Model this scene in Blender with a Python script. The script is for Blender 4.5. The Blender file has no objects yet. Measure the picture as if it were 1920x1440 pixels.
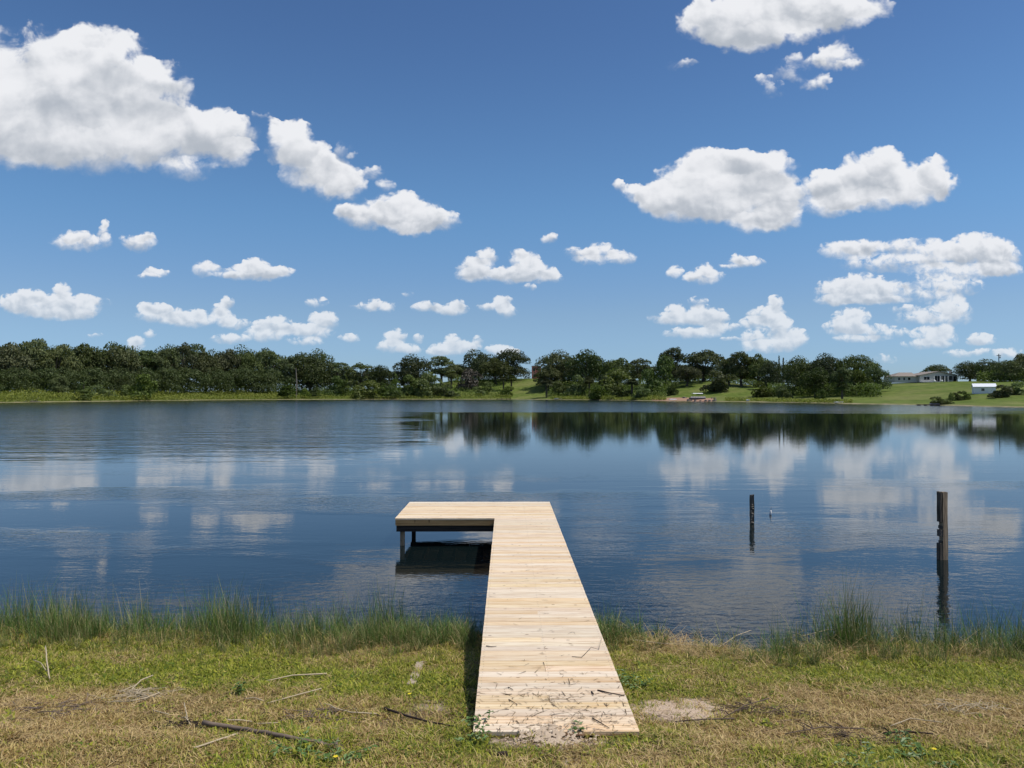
import bpy, math, random
import numpy as np
from mathutils import Vector, Matrix

random.seed(7)
rng = np.random.default_rng(11)
scene = bpy.context.scene
COL = scene.collection
R = math.radians

# ------------------------------------------------------------------ camera
CAM_H = 3.2                      # metres above the lake
cam_d = bpy.data.cameras.new("camera")
cam = bpy.data.objects.new("camera", cam_d)
COL.objects.link(cam)
cam.location = (0, 0, CAM_H)
cam.rotation_euler = (R(90.716), 0, R(-0.36))
cam_d.sensor_width = 36
cam_d.lens = 27
cam_d.clip_start = 0.1
cam_d.clip_end = 9000
scene.camera = cam

# ------------------------------------------------------------------ light
SUN_EL = 60.0
SUN_AZ = 99.0        # compass-like: 0 = +Y (away from camera), 90 = +X (right)
sd = Vector((math.sin(R(SUN_AZ)) * math.cos(R(SUN_EL)), math.cos(R(SUN_AZ)) * math.cos(R(SUN_EL)), math.sin(R(SUN_EL))))
sun_d = bpy.data.lights.new("sun", 'SUN')
sun_d.energy = 3.9
sun_d.angle = R(0.53)
sun_d.color = (1.0, 0.95, 0.87)
sun = bpy.data.objects.new("sun", sun_d)
sun.rotation_euler = (-sd).to_track_quat('-Z', 'Y').to_euler()
sun.location = (20, 5, 40)
COL.objects.link(sun)

scene.view_settings.view_transform = 'Standard'
scene.view_settings.look = 'None'
scene.view_settings.exposure = 0.0
scene.view_settings.gamma = 1.0
scene.view_settings.use_curve_mapping = False
scene.cycles.max_bounces = 8
scene.cycles.diffuse_bounces = 3
scene.cycles.glossy_bounces = 3
scene.cycles.transmission_bounces = 3
scene.cycles.caustics_reflective = False
scene.cycles.caustics_refractive = False

# ------------------------------------------------------------------ node helpers
class NT:
    def __init__(self, tree):
        self.t = tree
        self.n = tree.nodes
        self.l = tree.links
    def put(self, sock, v):
        if isinstance(v, bpy.types.NodeSocket):
            self.l.new(v, sock)
        elif v is not None:
            sock.default_value = v
    def m(self, op, a, b=None, c=None, clamp=False):
        n = self.n.new('ShaderNodeMath'); n.operation = op; n.use_clamp = clamp
        self.put(n.inputs[0], a); self.put(n.inputs[1], b); self.put(n.inputs[2], c)
        return n.outputs[0]
    def vm(self, op, a, b=None, scale=None):
        n = self.n.new('ShaderNodeVectorMath'); n.operation = op
        self.put(n.inputs[0], a); self.put(n.inputs[1], b)
        if scale is not None: self.put(n.inputs['Scale'], scale)
        return n.outputs[0]
    def noise(self, vec, scale, detail=4, rough=0.55, dist=0.0, dims='3D', lac=2.0):
        n = self.n.new('ShaderNodeTexNoise'); n.noise_dimensions = dims
        self.put(n.inputs['Vector'], vec); self.put(n.inputs['Scale'], scale)
        n.inputs['Detail'].default_value = detail; n.inputs['Roughness'].default_value = rough
        n.inputs['Distortion'].default_value = dist; n.inputs['Lacunarity'].default_value = lac
        return n.outputs['Fac']
    def rng(self, v, a, b, c=0.0, d=1.0, smooth=True):
        n = self.n.new('ShaderNodeMapRange'); n.interpolation_type = 'SMOOTHSTEP' if smooth else 'LINEAR'
        self.put(n.inputs[0], v); self.put(n.inputs[1], a); self.put(n.inputs[2], b)
        self.put(n.inputs[3], c); self.put(n.inputs[4], d)
        return n.outputs[0]
    def mix(self, f, a, b, mode='MIX'):
        n = self.n.new('ShaderNodeMix'); n.data_type = 'RGBA'; n.blend_type = mode
        self.put(n.inputs[0], f)
        for i, v in ((6, a), (7, b)):
            if isinstance(v, tuple) and len(v) == 3: v = v + (1,)
            self.put(n.inputs[i], v)
        return n.outputs[2]
    def sep(self, v):
        n = self.n.new('ShaderNodeSeparateXYZ'); self.put(n.inputs[0], v); return n.outputs
    def comb(self, x, y, z):
        n = self.n.new('ShaderNodeCombineXYZ')
        for i, v in enumerate((x, y, z)): self.put(n.inputs[i], v)
        return n.outputs[0]
    def hsv(self, col, h=0.5, s=1.0, v=1.0):
        n = self.n.new('ShaderNodeHueSaturation')
        self.put(n.inputs['Hue'], h); self.put(n.inputs['Saturation'], s); self.put(n.inputs['Value'], v)
        self.put(n.inputs['Color'], col)
        return n.outputs[0]

# ------------------------------------------------------------------ sky
world = bpy.data.worlds.new("World")
scene.world = world
world.use_nodes = True
wt = world.node_tree
wt.nodes.clear()
W = NT(wt)
sky = wt.nodes.new('ShaderNodeTexSky')
sky.sky_type = 'NISHITA'
sky.sun_disc = False
sky.sun_elevation = R(SUN_EL)
sky.sun_rotation = R(SUN_AZ)
sky.altitude = 0
sky.air_density = 1.0
sky.dust_density = 0.3
sky.ozone_density = 2.5
tc = wt.nodes.new('ShaderNodeTexCoord')
dirv = tc.outputs['Generated']
dx, dy, dz = W.sep(dirv)[0:3]
ysafe = W.m('MAXIMUM', dy, 0.08)
# direction in tangent-plane units; 1440 units = 45 degrees
U0 = W.m('MULTIPLY_ADD', W.m('DIVIDE', dx, ysafe), 1440.0, 951.0)
V0 = W.m('MULTIPLY_ADD', W.m('DIVIDE', dz, ysafe), -1440.0, 738.0)
P2 = W.comb(W.m('MULTIPLY', U0, 0.01), W.m('MULTIPLY', V0, 0.0115), 0.0)
elev = W.m('ARCSINE', dz)                        # radians above the horizon
tint = W.mix(W.rng(elev, 0.02, 0.11), (0.55, 0.77, 1.19), (0.67, 0.80, 1.01))
tint = W.mix(W.rng(elev, 0.09, 0.24), tint, (0.66, 0.91, 1.10))
tint = W.mix(W.rng(elev, 0.22, 0.50), tint, (0.57, 0.76, 0.98))
SKY = W.mix(1.0, sky.outputs[0], tint, 'MULTIPLY')
SKY = W.vm('SCALE', SKY, scale=0.1)              # the physical sky at strength 0.1

# every cloud of the sky: lobes (centre x, centre y, radius x, radius y, weight)
LOBES = [
 # great cumulus, upper left
 (70,130,150,80,.9),(190,110,85,60,.8),(120,200,180,85,1.0),(270,175,95,65,.9),(30,215,130,80,1.0),(300,245,120,60,1.0),
 (395,250,80,48,1.0),(170,285,150,42,.8),(60,270,110,48,.8),(430,285,45,28,.7),(345,315,60,24,.5),(185,62,60,22,.4),(-60,190,140,90,1.0),
 # leaning cloud
 (545,270,52,42,.75),(575,310,55,45,.9),(620,330,52,42,1.0),(650,350,36,24,.8),(520,245,24,20,.45),(493,214,16,11,.5),(510,228,16,10,.45),
 (648,280,20,22,.42),(668,290,12,9,.45),(692,325,32,17,.48),(725,345,22,11,.35),
 (700,402,72,28,.95),(770,405,68,32,1.0),(745,378,48,22,.8),(825,412,40,22,.85),(775,428,44,16,.7),(650,396,26,15,.6),
 # small pair, left
 (148,455,52,17,.72),(140,442,26,13,.6),(193,432,14,16,.55),(192,418,9,10,.5),(203,450,14,14,.4),
 (262,456,30,17,.85),(272,444,16,11,.7),(295,511,22,9,.75),(280,518,26,6,.35),
 (387,505,27,14,.75),(480,512,66,17,1.0),(478,498,28,13,.8),(515,510,38,12,.9),(425,516,34,6,.45),
 # low left
 (70,572,64,24,1.0),(55,556,34,16,.8),(120,545,18,18,.9),(140,575,52,25,1.0),(28,570,30,17,.8),(118,590,60,12,.7),(196,568,24,8,.3),
 (305,590,50,18,.9),(290,578,34,12,.8),(355,600,46,16,.9),(365,588,24,10,.7),(418,595,26,16,.75),(428,568,14,14,.8),(412,580,16,12,.7),(440,607,32,13,.75),
 (430,636,36,10,.8),(500,626,44,16,.95),(520,606,34,14,.8),(560,618,44,13,.8),(608,602,30,20,1.0),(590,625,40,12,.55),(575,640,36,9,.6),(655,634,20,9,.75),(490,610,16,12,.6),
 (595,567,24,10,.5),(281,626,14,9,.8),(255,645,18,14,.85),(180,628,18,5,.3),
 (700,575,42,10,.55),(702,568,12,13,.6),(728,578,14,9,.55),(765,550,14,6,.35),
 (740,632,24,17,1.0),(735,650,30,13,.8),(770,655,26,10,.9),(785,636,12,10,.7),
 (850,640,18,16,.8),(840,655,36,14,.9),(880,650,24,14,.85),(898,638,12,9,.6),(820,660,22,10,.6),(935,657,26,13,.95),(960,662,22,8,.7),
 (800,575,26,12,.85),(845,580,34,14,.95),(858,570,16,12,.7),(930,575,34,11,.75),(942,566,18,14,.85),(950,583,20,12,.7),
 # centre
 (890,500,34,20,.9),(910,480,26,16,.8),(905,515,52,14,.8),(985,488,32,20,.85),(1000,510,46,22,.95),(965,515,50,16,.8),(1035,520,24,12,.6),(975,474,18,10,.5),(992,538,14,6,.5),
 (1032,446,14,11,.75),(1090,475,36,16,.6),(1125,472,34,17,.6),(1165,482,28,14,.8),(1110,488,40,10,.4),
 (1266,511,15,14,.75),(1322,518,38,16,.8),(1325,505,20,12,.6),(1295,520,14,8,.4),(1398,490,38,10,.65),(1385,484,18,8,.5),(1365,498,22,6,.35),
 # big right pair
 (1290,350,66,52,1.0),(1360,330,90,50,1.0),(1400,375,110,48,1.0),(1300,385,96,34,.9),(1340,300,68,26,.8),(1400,298,48,22,.7),(1450,320,52,38,.8),
 (1235,372,44,32,.9),(1195,362,28,20,.75),(1162,348,14,12,.6),(1465,405,48,28,.9),(1415,418,52,20,.7),(1480,360,50,34,.7),
 (1640,325,66,42,1.0),(1660,298,40,28,.9),(1580,350,64,38,.95),(1720,345,66,40,1.0),(1760,318,34,28,.8),(1775,345,26,30,.9),(1560,385,56,22,.7),(1640,372,90,24,.8),(1545,350,24,20,.5),
 # top right
 (1400,30,110,50,1.0),(1480,10,120,45,1.0),(1350,45,66,44,.95),(1400,72,72,28,.7),(1560,18,90,34,.9),(1630,5,60,24,.6),(1320,20,40,26,.8),(1480,55,90,22,.6),(1500,-70,160,60,1.0),
 (1565,105,40,28,.66),(1575,78,22,16,.5),(1530,150,34,16,.55),(1520,108,36,18,.5),(1480,130,28,24,.42),(1450,165,26,17,.38),(1600,118,24,12,.4),(1440,148,18,14,.34),(1278,116,24,12,.22),
 # right bank of stratocumulus
 (1590,468,54,18,.75),(1625,462,48,16,.7),(1690,464,32,17,.65),(1665,492,100,18,.55),(1770,475,64,28,.9),(1840,468,60,34,1.0),(1880,480,44,34,1.0),(1800,508,100,15,.6),(1880,505,40,14,.8),(1720,450,18,8,.5),
 (1580,545,46,26,1.0),(1620,540,56,30,1.0),(1680,545,44,22,.65),(1570,562,40,12,.8),(1640,562,70,10,.7),(1760,552,60,22,.42),(1800,535,50,22,.5),(1740,528,60,16,.3),
 (1600,600,38,26,.95),(1585,615,40,18,.8),(1650,622,60,14,.5),(1720,597,40,14,.5),(1700,580,34,10,.45),(1795,583,34,28,.75),(1760,590,40,24,.55),(1755,632,46,22,.8),(1740,645,50,10,.5),(1775,620,20,14,.7),(1620,635,60,8,.6),
 (1845,636,30,13,.85),(1835,640,22,9,.7),(1810,663,38,8,.6),(1850,660,26,7,.35),(1895,663,30,12,.75),(1665,672,30,9,.4),
 # towers over the wood, right of centre
 (1270,598,52,13,.95),(1268,584,22,15,.9),(1320,592,46,20,.9),(1310,566,20,12,.5),(1340,600,30,18,.8),(1300,625,56,12,.8),(1345,615,26,12,.7),(1375,612,16,8,.5),
 (1455,570,18,16,.9),(1440,590,38,16,.9),(1415,605,28,12,.8),(1465,612,32,22,.9),(1420,632,32,18,.7),(1480,640,34,20,.8),(1440,650,56,14,.7),(1500,632,18,18,.7),(1455,600,24,14,.9),(1370,635,20,6,.4),
]
LOBE = bpy.data.node_groups.new("cloud_lobe", 'ShaderNodeTree')
for nm, ty in (('U', 'Float'), ('V', 'Float'), ('Sum', 'Vector'), ('A', 'Float'), ('B', 'Float'), ('C', 'Float'), ('D', 'Float'), ('Weight', 'Float')):
    LOBE.interface.new_socket(nm, in_out='INPUT', socket_type='NodeSocket' + ty)
LOBE.interface.new_socket('Sum', in_out='OUTPUT', socket_type='NodeSocketVector')
_gi = LOBE.nodes.new('NodeGroupInput').outputs
G = NT(LOBE)
_ax = G.m('MULTIPLY_ADD', _gi[0], _gi[3], _gi[4])
_ay = G.m('MULTIPLY_ADD', _gi[1], _gi[5], _gi[6])                # + = up
_r2 = G.m('MULTIPLY_ADD', _ax, _ax, G.m('MULTIPLY', _ay, _ay))
_mm = G.m('MAXIMUM', G.m('SUBTRACT', 1.0, _r2), 0.0)             # no clamp flag: it would blow the shader's stack
_s = G.vm('ADD', _gi[2], G.comb(G.m('MULTIPLY', _mm, _gi[7]), G.m('MULTIPLY', _mm, _ay), _mm))
LOBE.links.new(_s, LOBE.nodes.new('NodeGroupOutput').inputs[0])
TILES = []
def cloud_tile(lobes):
    """one patch of the sky: the lobes that reach into it, broken up by noise, over the blue"""
    g = bpy.data.node_groups.new("cloud_tile", 'ShaderNodeTree')
    for nm in ('U0', 'V0'): g.interface.new_socket(nm, in_out='INPUT', socket_type='NodeSocketFloat')
    g.interface.new_socket('P2', in_out='INPUT', socket_type='NodeSocketVector')
    g.interface.new_socket('Sky', in_out='INPUT', socket_type='NodeSocketVector')
    g.interface.new_socket('Light', in_out='OUTPUT', socket_type='NodeSocketShader')
    gi = g.nodes.new('NodeGroupInput')
    G = NT(g); U0, V0, P2, SKYc = gi.outputs[0:4]
    # a hair's breadth of offset keeps equal nodes of different patches apart, so a patch is only worked out where it is seen
    e = 0.002 * (1 + len(TILES)); TILES.append(len(lobes))
    U0 = G.m('ADD', U0, e); V0 = G.m('ADD', V0, e); P2 = G.vm('ADD', P2, (e * 0.01, e * 0.0115, 0))
    wa = G.rng(V0, 680.0, 150.0, 9.0, 40.0)
    w1 = G.m('SUBTRACT', G.noise(P2, 2.0, 3, 0.6, 0, '2D'), 0.5)
    w2 = G.m('SUBTRACT', G.noise(G.vm('ADD', P2, (31.7, 12.1, 0)), 2.4, 3, 0.6, 0, '2D'), 0.5)
    U = G.m('MULTIPLY_ADD', w1, G.m('MULTIPLY', wa, 1.6), U0)
    V = G.m('MULTIPLY_ADD', w2, wa, V0)
    acc = G.comb(0.0, 0.0, 0.0)
    for (cx, cy, rx, ry, wgt) in lobes:
        rx *= 1.12; ry *= 1.12
        gn = g.nodes.new('ShaderNodeGroup'); gn.node_tree = LOBE
        for i, v in enumerate((U, V, acc, 1.0 / rx, -cx / rx, -1.0 / ry, cy / ry, wgt)): G.put(gn.inputs[i], v)
        acc = gn.outputs[0]
    F, T, E = G.sep(acc)[0:3]
    top = G.m('DIVIDE', T, G.m('MAXIMUM', E, 0.02))
    high = G.rng(V0, 620.0, 200.0)
    low = G.m('SUBTRACT', 1.0, high)
    fine = G.noise(P2, 5.4, 6, 0.56, 0.3, '2D')
    big = G.noise(P2, 1.7, 7, 0.52, 0.35, '2D')
    n0 = G.m('ADD', G.m('MULTIPLY', fine, low), G.m('MULTIPLY', big, high))
    def billow(off):                                             # billows look smaller the farther they are
        q = lambda k: G.vm('ADD', P2, (0.16 / k * off, -0.30 / k * off, 0.0))
        return G.m('ADD', G.m('MULTIPLY', G.noise(q(3.2), 3.2, 3, 0.45, 0.2, '2D'), low), G.m('MULTIPLY', G.noise(q(1.05), 1.05, 4, 0.45, 0.2, '2D'), high))
    b1 = billow(0); b2 = billow(1)
    Fs = G.m('MINIMUM', F, 1.2)
    amp = G.rng(top, -0.5, 0.5, 1.7, 3.0)                        # ragged tops, smoother bases
    dens = G.m('MULTIPLY_ADD', G.m('SUBTRACT', n0, 0.5), amp, G.m('MULTIPLY_ADD', Fs, 1.50, -0.02))
    soft = G.rng(top, 0.5, -0.5, 0.80, 1.55)                     # crisp tops, soft bases
    alpha = G.m('MULTIPLY', G.rng(dens, 0.02, soft), G.rng(F, 0.0, 0.14))
    veil = G.m('MULTIPLY', G.m('MULTIPLY', G.rng(F, 0.0, 0.75), G.rng(n0, 0.32, 0.62)), 0.60)
    alpha = G.m('MAXIMUM', alpha, veil)
    relief = G.m('MULTIPLY_ADD', G.m('SUBTRACT', b1, b2), 1.45, G.m('MULTIPLY', G.m('SUBTRACT', n0, 0.5), 0.35))
    lit = G.m('ADD', G.m('MULTIPLY_ADD', top, 0.80, 0.80), relief)
    lit = G.m('SUBTRACT', lit, G.m('MULTIPLY', G.rng(Fs, 0.45, 1.2), 0.20))
    lit = G.rng(lit, 0.05, 1.0)
    lowc = G.rng(V0, 430.0, 690.0)
    c_white = G.mix(lowc, (0.86, 0.87, 0.90), (0.76, 0.81, 0.87))
    c_grey = G.mix(lowc, (0.45, 0.49, 0.55), (0.50, 0.59, 0.70))
    c = G.mix(lit, c_grey, c_white)
    c = G.mix(G.m('MULTIPLY', alpha, G.rng(V0, 300.0, 700.0, 0.985, 0.88)), SKYc, c)
    bg = g.nodes.new('ShaderNodeBackground'); g.links.new(c, bg.inputs['Color'])
    go = g.nodes.new('NodeGroupOutput'); g.links.new(bg.outputs[0], go.inputs[0])
    return g
bg_blue = wt.nodes.new('ShaderNodeBackground'); wt.links.new(SKY, bg_blue.inputs['Color'])
MARGIN = 42
def tile_tree(u0, u1, v0, v1, lobes):
    """halve the sky until few lobes are left in each patch: the unused halves cost nothing"""
    inside = [l for l in lobes if l[0] + l[2] * 1.12 + MARGIN > u0 and l[0] - l[2] * 1.12 - MARGIN < u1 and l[1] + l[3] * 1.12 + MARGIN * .7 > v0 and l[1] - l[3] * 1.12 - MARGIN * .7 < v1]
    if not inside: return bg_blue.outputs[0]
    if len(inside) <= 16 or (u1 - u0 < 200 and v1 - v0 < 130):
        gn = wt.nodes.new('ShaderNodeGroup'); gn.node_tree = cloud_tile(inside)
        for i, v in enumerate((U0, V0, P2, SKY)): wt.links.new(v, gn.inputs[i])
        return gn.outputs[0]
    if (u1 - u0) > (v1 - v0) * 1.3:
        c = (u0 + u1) / 2; f = W.m('GREATER_THAN', U0, c)
        a_, b_ = tile_tree(u0, c, v0, v1, inside), tile_tree(c, u1, v0, v1, inside)
    else:
        c = (v0 + v1) / 2; f = W.m('GREATER_THAN', V0, c)
        a_, b_ = tile_tree(u0, u1, v0, c, inside), tile_tree(u0, u1, c, v1, inside)
    mx = wt.nodes.new('ShaderNodeMixShader')
    wt.links.new(f, mx.inputs[0]); wt.links.new(a_, mx.inputs[1]); wt.links.new(b_, mx.inputs[2])
    return mx.outputs[0]
front_sky = tile_tree(-300, 2200, -200, 740, LOBES)
print('cloud tiles', len(TILES), sum(TILES))
# the rest of the sky, outside the photograph's view: the same fair-weather clouds
gv_ = W.vm('MULTIPLY', dirv, (1, 1, 2.2))
g_n = W.noise(gv_, 2.6, 7, 0.55, 0.2)
g_n2 = W.noise(W.vm('ADD', gv_, (0.05, 0.0, 0.12)), 2.6, 4, 0.55, 0.2)
ga = W.m('MULTIPLY', W.m('MULTIPLY', W.rng(g_n, 0.55, 0.64), W.rng(dy, 0.72, 0.60)), W.rng(dz, 0.0, 0.08))
gl = W.m('MULTIPLY_ADD', W.m('SUBTRACT', g_n, g_n2), 3.0, 0.72, clamp=True)
gc = W.mix(ga, SKY, W.mix(gl, (0.40, 0.44, 0.50), (0.88, 0.89, 0.92)))
bg_rest = wt.nodes.new('ShaderNodeBackground'); wt.links.new(gc, bg_rest.inputs['Color'])
mixs = wt.nodes.new('ShaderNodeMixShader')
wt.links.new(W.m('GREATER_THAN', dy, 0.722), mixs.inputs[0])
wt.links.new(bg_rest.outputs[0], mixs.inputs[1])
wt.links.new(front_sky, mixs.inputs[2])
wo = wt.nodes.new('ShaderNodeOutputWorld')
wt.links.new(mixs.outputs[0], wo.inputs['Surface'])
world.cycles.sampling_method = 'MANUAL'
world.cycles.sample_map_resolution = 512

# ------------------------------------------------------------------ object helpers
def tag(o, label=None, cat=None, group=None, kind=None):
    if label: o['label'] = label
    if cat: o['category'] = cat
    if group: o['group'] = group
    if kind: o['kind'] = kind
    return o

def mesh_np(name, verts, faces, mat=None, smooth=False):
    """verts (n,3), faces: list or array of same-size polygons"""
    me = bpy.data.meshes.new(name)
    verts = np.asarray(verts, dtype=np.float32)
    faces = np.asarray(faces, dtype=np.int32)
    me.vertices.add(len(verts)); me.vertices.foreach_set('co', verts.ravel())
    k = faces.shape[1]
    me.loops.add(faces.size); me.loops.foreach_set('vertex_index', faces.ravel())
    me.polygons.add(len(faces))
    me.polygons.foreach_set('loop_start', np.arange(0, faces.size, k, dtype=np.int32))
    me.polygons.foreach_set('loop_total', np.full(len(faces), k, dtype=np.int32))
    if smooth: me.polygons.foreach_set('use_smooth', np.ones(len(faces), dtype=bool))
    me.update(calc_edges=True)
    if mat: me.materials.append(mat)
    return me

def link(name, me, parent=None, loc=(0, 0, 0), rz=0.0, scale=None):
    o = bpy.data.objects.new(name, me)
    COL.objects.link(o)
    o.location = loc; o.rotation_euler = (0, 0, rz)
    if scale is not None: o.scale = scale
    if parent: o.parent = parent
    return o

def empty(name, loc=(0, 0, 0), rz=0.0):
    o = link(name, None, None, loc, rz)
    o.empty_display_size = 0.3
    return o

class MB:
    """collects polygons of any size for one mesh"""
    def __init__(self): self.v = []; self.f = []
    def add(self, vs, fs):
        b = len(self.v); self.v += [tuple(p) for p in vs]; self.f += [tuple(i + b for i in q) for q in fs]
    def box(self, x0, x1, y0, y1, z0, z1, bev=0.0):
        if bev <= 0:
            vs = [(x, y, z) for z in (z0, z1) for y in (y0, y1) for x in (x0, x1)]
            self.add(vs, [(0, 2, 3, 1), (4, 5, 7, 6), (0, 1, 5, 4), (2, 6, 7, 3), (0, 4, 6, 2), (1, 3, 7, 5)])
        else:   # chamfered top edges
            b = bev
            vs = [(x0, y0, z0), (x1, y0, z0), (x1, y1, z0), (x0, y1, z0), (x0, y0, z1 - b), (x1, y0, z1 - b), (x1, y1, z1 - b), (x0, y1, z1 - b),
                  (x0 + b, y0 + b, z1), (x1 - b, y0 + b, z1), (x1 - b, y1 - b, z1), (x0 + b, y1 - b, z1)]
            self.add(vs, [(0, 3, 2, 1), (0, 1, 5, 4), (1, 2, 6, 5), (2, 3, 7, 6), (3, 0, 4, 7), (4, 5, 9, 8), (5, 6, 10, 9), (6, 7, 11, 10), (7, 4, 8, 11), (8, 9, 10, 11)])
    def tube(self, pts, rad, n=8, cap=True, squash=1.0):
        pts = [Vector(p) for p in pts]; rings = []
        vs = []; fs = []
        for i, p in enumerate(pts):
            d = (pts[min(i + 1, len(pts) - 1)] - pts[max(i - 1, 0)]).normalized()
            a = Vector((0, 0, 1)) if abs(d.z) < 0.9 else Vector((1, 0, 0))
            s = d.cross(a).normalized(); t = s.cross(d)
            r = rad[i] if hasattr(rad, '__len__') else rad
            for k in range(n):
                th = 2 * math.pi * k / n
                vs.append(p + s * math.cos(th) * r + t * math.sin(th) * r * squash)
        for i in range(len(pts) - 1):
            for k in range(n):
                fs.append((i * n + k, i * n + (k + 1) % n, (i + 1) * n + (k + 1) % n, (i + 1) * n + k))
        if cap:
            fs.append(tuple(range(n - 1, -1, -1))); fs.append(tuple((len(pts) - 1) * n + k for k in range(n)))
        self.add(vs, fs)
    def prism(self, outline, axis, a, b):
        """outline of (p,q) extruded along axis from a to b"""
        n = len(outline)
        def pt(p, q, h): return (p, h, q) if axis == 'y' else ((h, p, q) if axis == 'x' else (p, q, h))
        vs = [pt(p, q, a) for p, q in outline] + [pt(p, q, b) for p, q in outline]
        fs = [tuple(range(n)), tuple(range(2 * n - 1, n - 1, -1))] + [(i, i + n, (i + 1) % n + n, (i + 1) % n) for i in range(n)]
        self.add(vs, fs)
    def mesh(self, name, mat=None, smooth=False):
        me = bpy.data.meshes.new(name); me.from_pydata([tuple(p) for p in self.v], [], self.f)
        me.validate(); me.update()
        import bmesh
        bm = bmesh.new(); bm.from_mesh(me); bmesh.ops.recalc_face_normals(bm, faces=bm.faces); bm.to_mesh(me); bm.free()
        if mat: me.materials.append(mat)
        if smooth:
            for p in me.polygons: p.use_smooth = True
        return me
    def build(self, name, mat, parent=None, loc=(0, 0, 0), rz=0.0, smooth=False):
        return link(name, self.mesh(name, mat, smooth), parent, loc, rz)

# ------------------------------------------------------------------ materials
def new_mat(name):
    m = bpy.data.materials.new(name); m.use_nodes = True
    t = m.node_tree; t.nodes.clear()
    n = NT(t)
    out = t.nodes.new('ShaderNodeOutputMaterial')
    b = t.nodes.new('ShaderNodeBsdfPrincipled')
    t.links.new(b.outputs[0], out.inputs['Surface'])
    return m, n, b, out

def bump(n, b, h, dist, strength=1.0):
    k = n.n.new('ShaderNodeBump'); k.inputs['Distance'].default_value = dist
    n.put(k.inputs['Strength'], strength); n.put(k.inputs['Height'], h)
    n.l.new(k.outputs[0], b.inputs['Normal'])

def simple_mat(name, col, rough=0.7, var=0.25, scale=6.0, bumpd=0.0, spec=0.4, stretch=(1, 1, 1)):
    m, n, b, o = new_mat(name)
    tcn = n.n.new('ShaderNodeTexCoord').outputs['Object']
    v = n.vm('MULTIPLY', tcn, stretch)
    f = n.noise(v, scale, 5, 0.6)
    c = n.mix(f, tuple(x * (1 - var) for x in col), tuple(min(1, x * (1 + var)) for x in col))
    n.put(b.inputs['Base Color'], c)
    b.inputs['Roughness'].default_value = rough
    b.inputs['Specular IOR Level'].default_value = spec
    if bumpd: bump(n, b, f, bumpd)
    return m

def wood_mat(name, c1, c2, cdark, grain_axis='x', knots=True, rough=0.65, grey=0.0):
    """sawn softwood: stretched grain, knots, per-board tone"""
    m, n, b, o = new_mat(name)
    tcn = n.n.new('ShaderNodeTexCoord').outputs['Object']
    oi = n.n.new('ShaderNodeObjectInfo').outputs['Random']
    offv = n.comb(n.m('MULTIPLY', oi, 37.0), n.m('MULTIPLY', oi, 91.0), n.m('MULTIPLY', oi, 53.0))
    p = n.vm('ADD', tcn, offv)
    st = {'x': (1.0, 16.0, 16.0), 'y': (16.0, 1.0, 16.0), 'z': (16.0, 16.0, 1.0)}[grain_axis]
    pg = n.vm('MULTIPLY', p, st)
    g1 = n.noise(pg, 2.0, 6, 0.62, 0.6)
    g2 = n.noise(n.vm('MULTIPLY', p, tuple(s * (3.0 if s > 1 else 1.2) for s in st)), 1.6, 4, 0.6)
    c = n.mix(n.rng(g1, 0.36, 0.62), c1, c2)
    streak = n.rng(g2, 0.54, 0.68)
    c = n.mix(n.m('MULTIPLY', streak, 0.62), c, cdark)
    if knots:
        vo = n.n.new('ShaderNodeTexVoronoi'); vo.feature = 'F1'
        n.put(vo.inputs['Vector'], n.vm('MULTIPLY', p, {'x': (1.0, 2.0, 0.2), 'y': (2.0, 1.0, 0.2), 'z': (2, 0.2, 1)}[grain_axis]))
        vo.inputs['Scale'].default_value = 4.2
        kn = n.rng(vo.outputs['Distance'], 0.12, 0.05)
        c = n.mix(n.m('MULTIPLY', kn, 0.9), c, tuple(x * 0.45 for x in cdark))
    tone = n.rng(n.m('FRACT', n.m('MULTIPLY', oi, 13.7)), 0, 1, 0.90, 1.08, smooth=False)
    hue = n.rng(n.m('FRACT', n.m('MULTIPLY', oi, 41.3)), 0, 1, 0.495, 0.508, smooth=False)
    sat = n.rng(n.m('FRACT', n.m('MULTIPLY', oi, 77.7)), 0, 1, 0.75, 1.12, smooth=False)
    c = n.hsv(c, hue, sat, tone)
    n.put(b.inputs['Base Color'], c)
    b.inputs['Roughness'].default_value = rough
    b.inputs['Specular IOR Level'].default_value = 0.25
    bump(n, b, g2, 0.0015)
    return m

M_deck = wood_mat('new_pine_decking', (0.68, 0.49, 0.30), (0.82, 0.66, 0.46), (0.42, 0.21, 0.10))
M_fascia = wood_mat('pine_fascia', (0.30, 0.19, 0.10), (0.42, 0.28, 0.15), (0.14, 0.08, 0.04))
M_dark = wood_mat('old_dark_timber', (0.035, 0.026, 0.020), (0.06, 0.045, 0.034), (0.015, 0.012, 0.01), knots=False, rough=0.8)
M_post = wood_mat('pale_post', (0.30, 0.22, 0.14), (0.42, 0.32, 0.21), (0.12, 0.08, 0.05), 'z', rough=0.8)
M_pile = wood_mat('weathered_piling', (0.17, 0.13, 0.095), (0.36, 0.28, 0.20), (0.05, 0.04, 0.03), 'z', knots=False, rough=0.85)
M_pile_dark = wood_mat('blackened_piling', (0.05, 0.042, 0.034), (0.15, 0.125, 0.10), (0.02, 0.017, 0.014), 'z', knots=False, rough=0.85)

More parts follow.
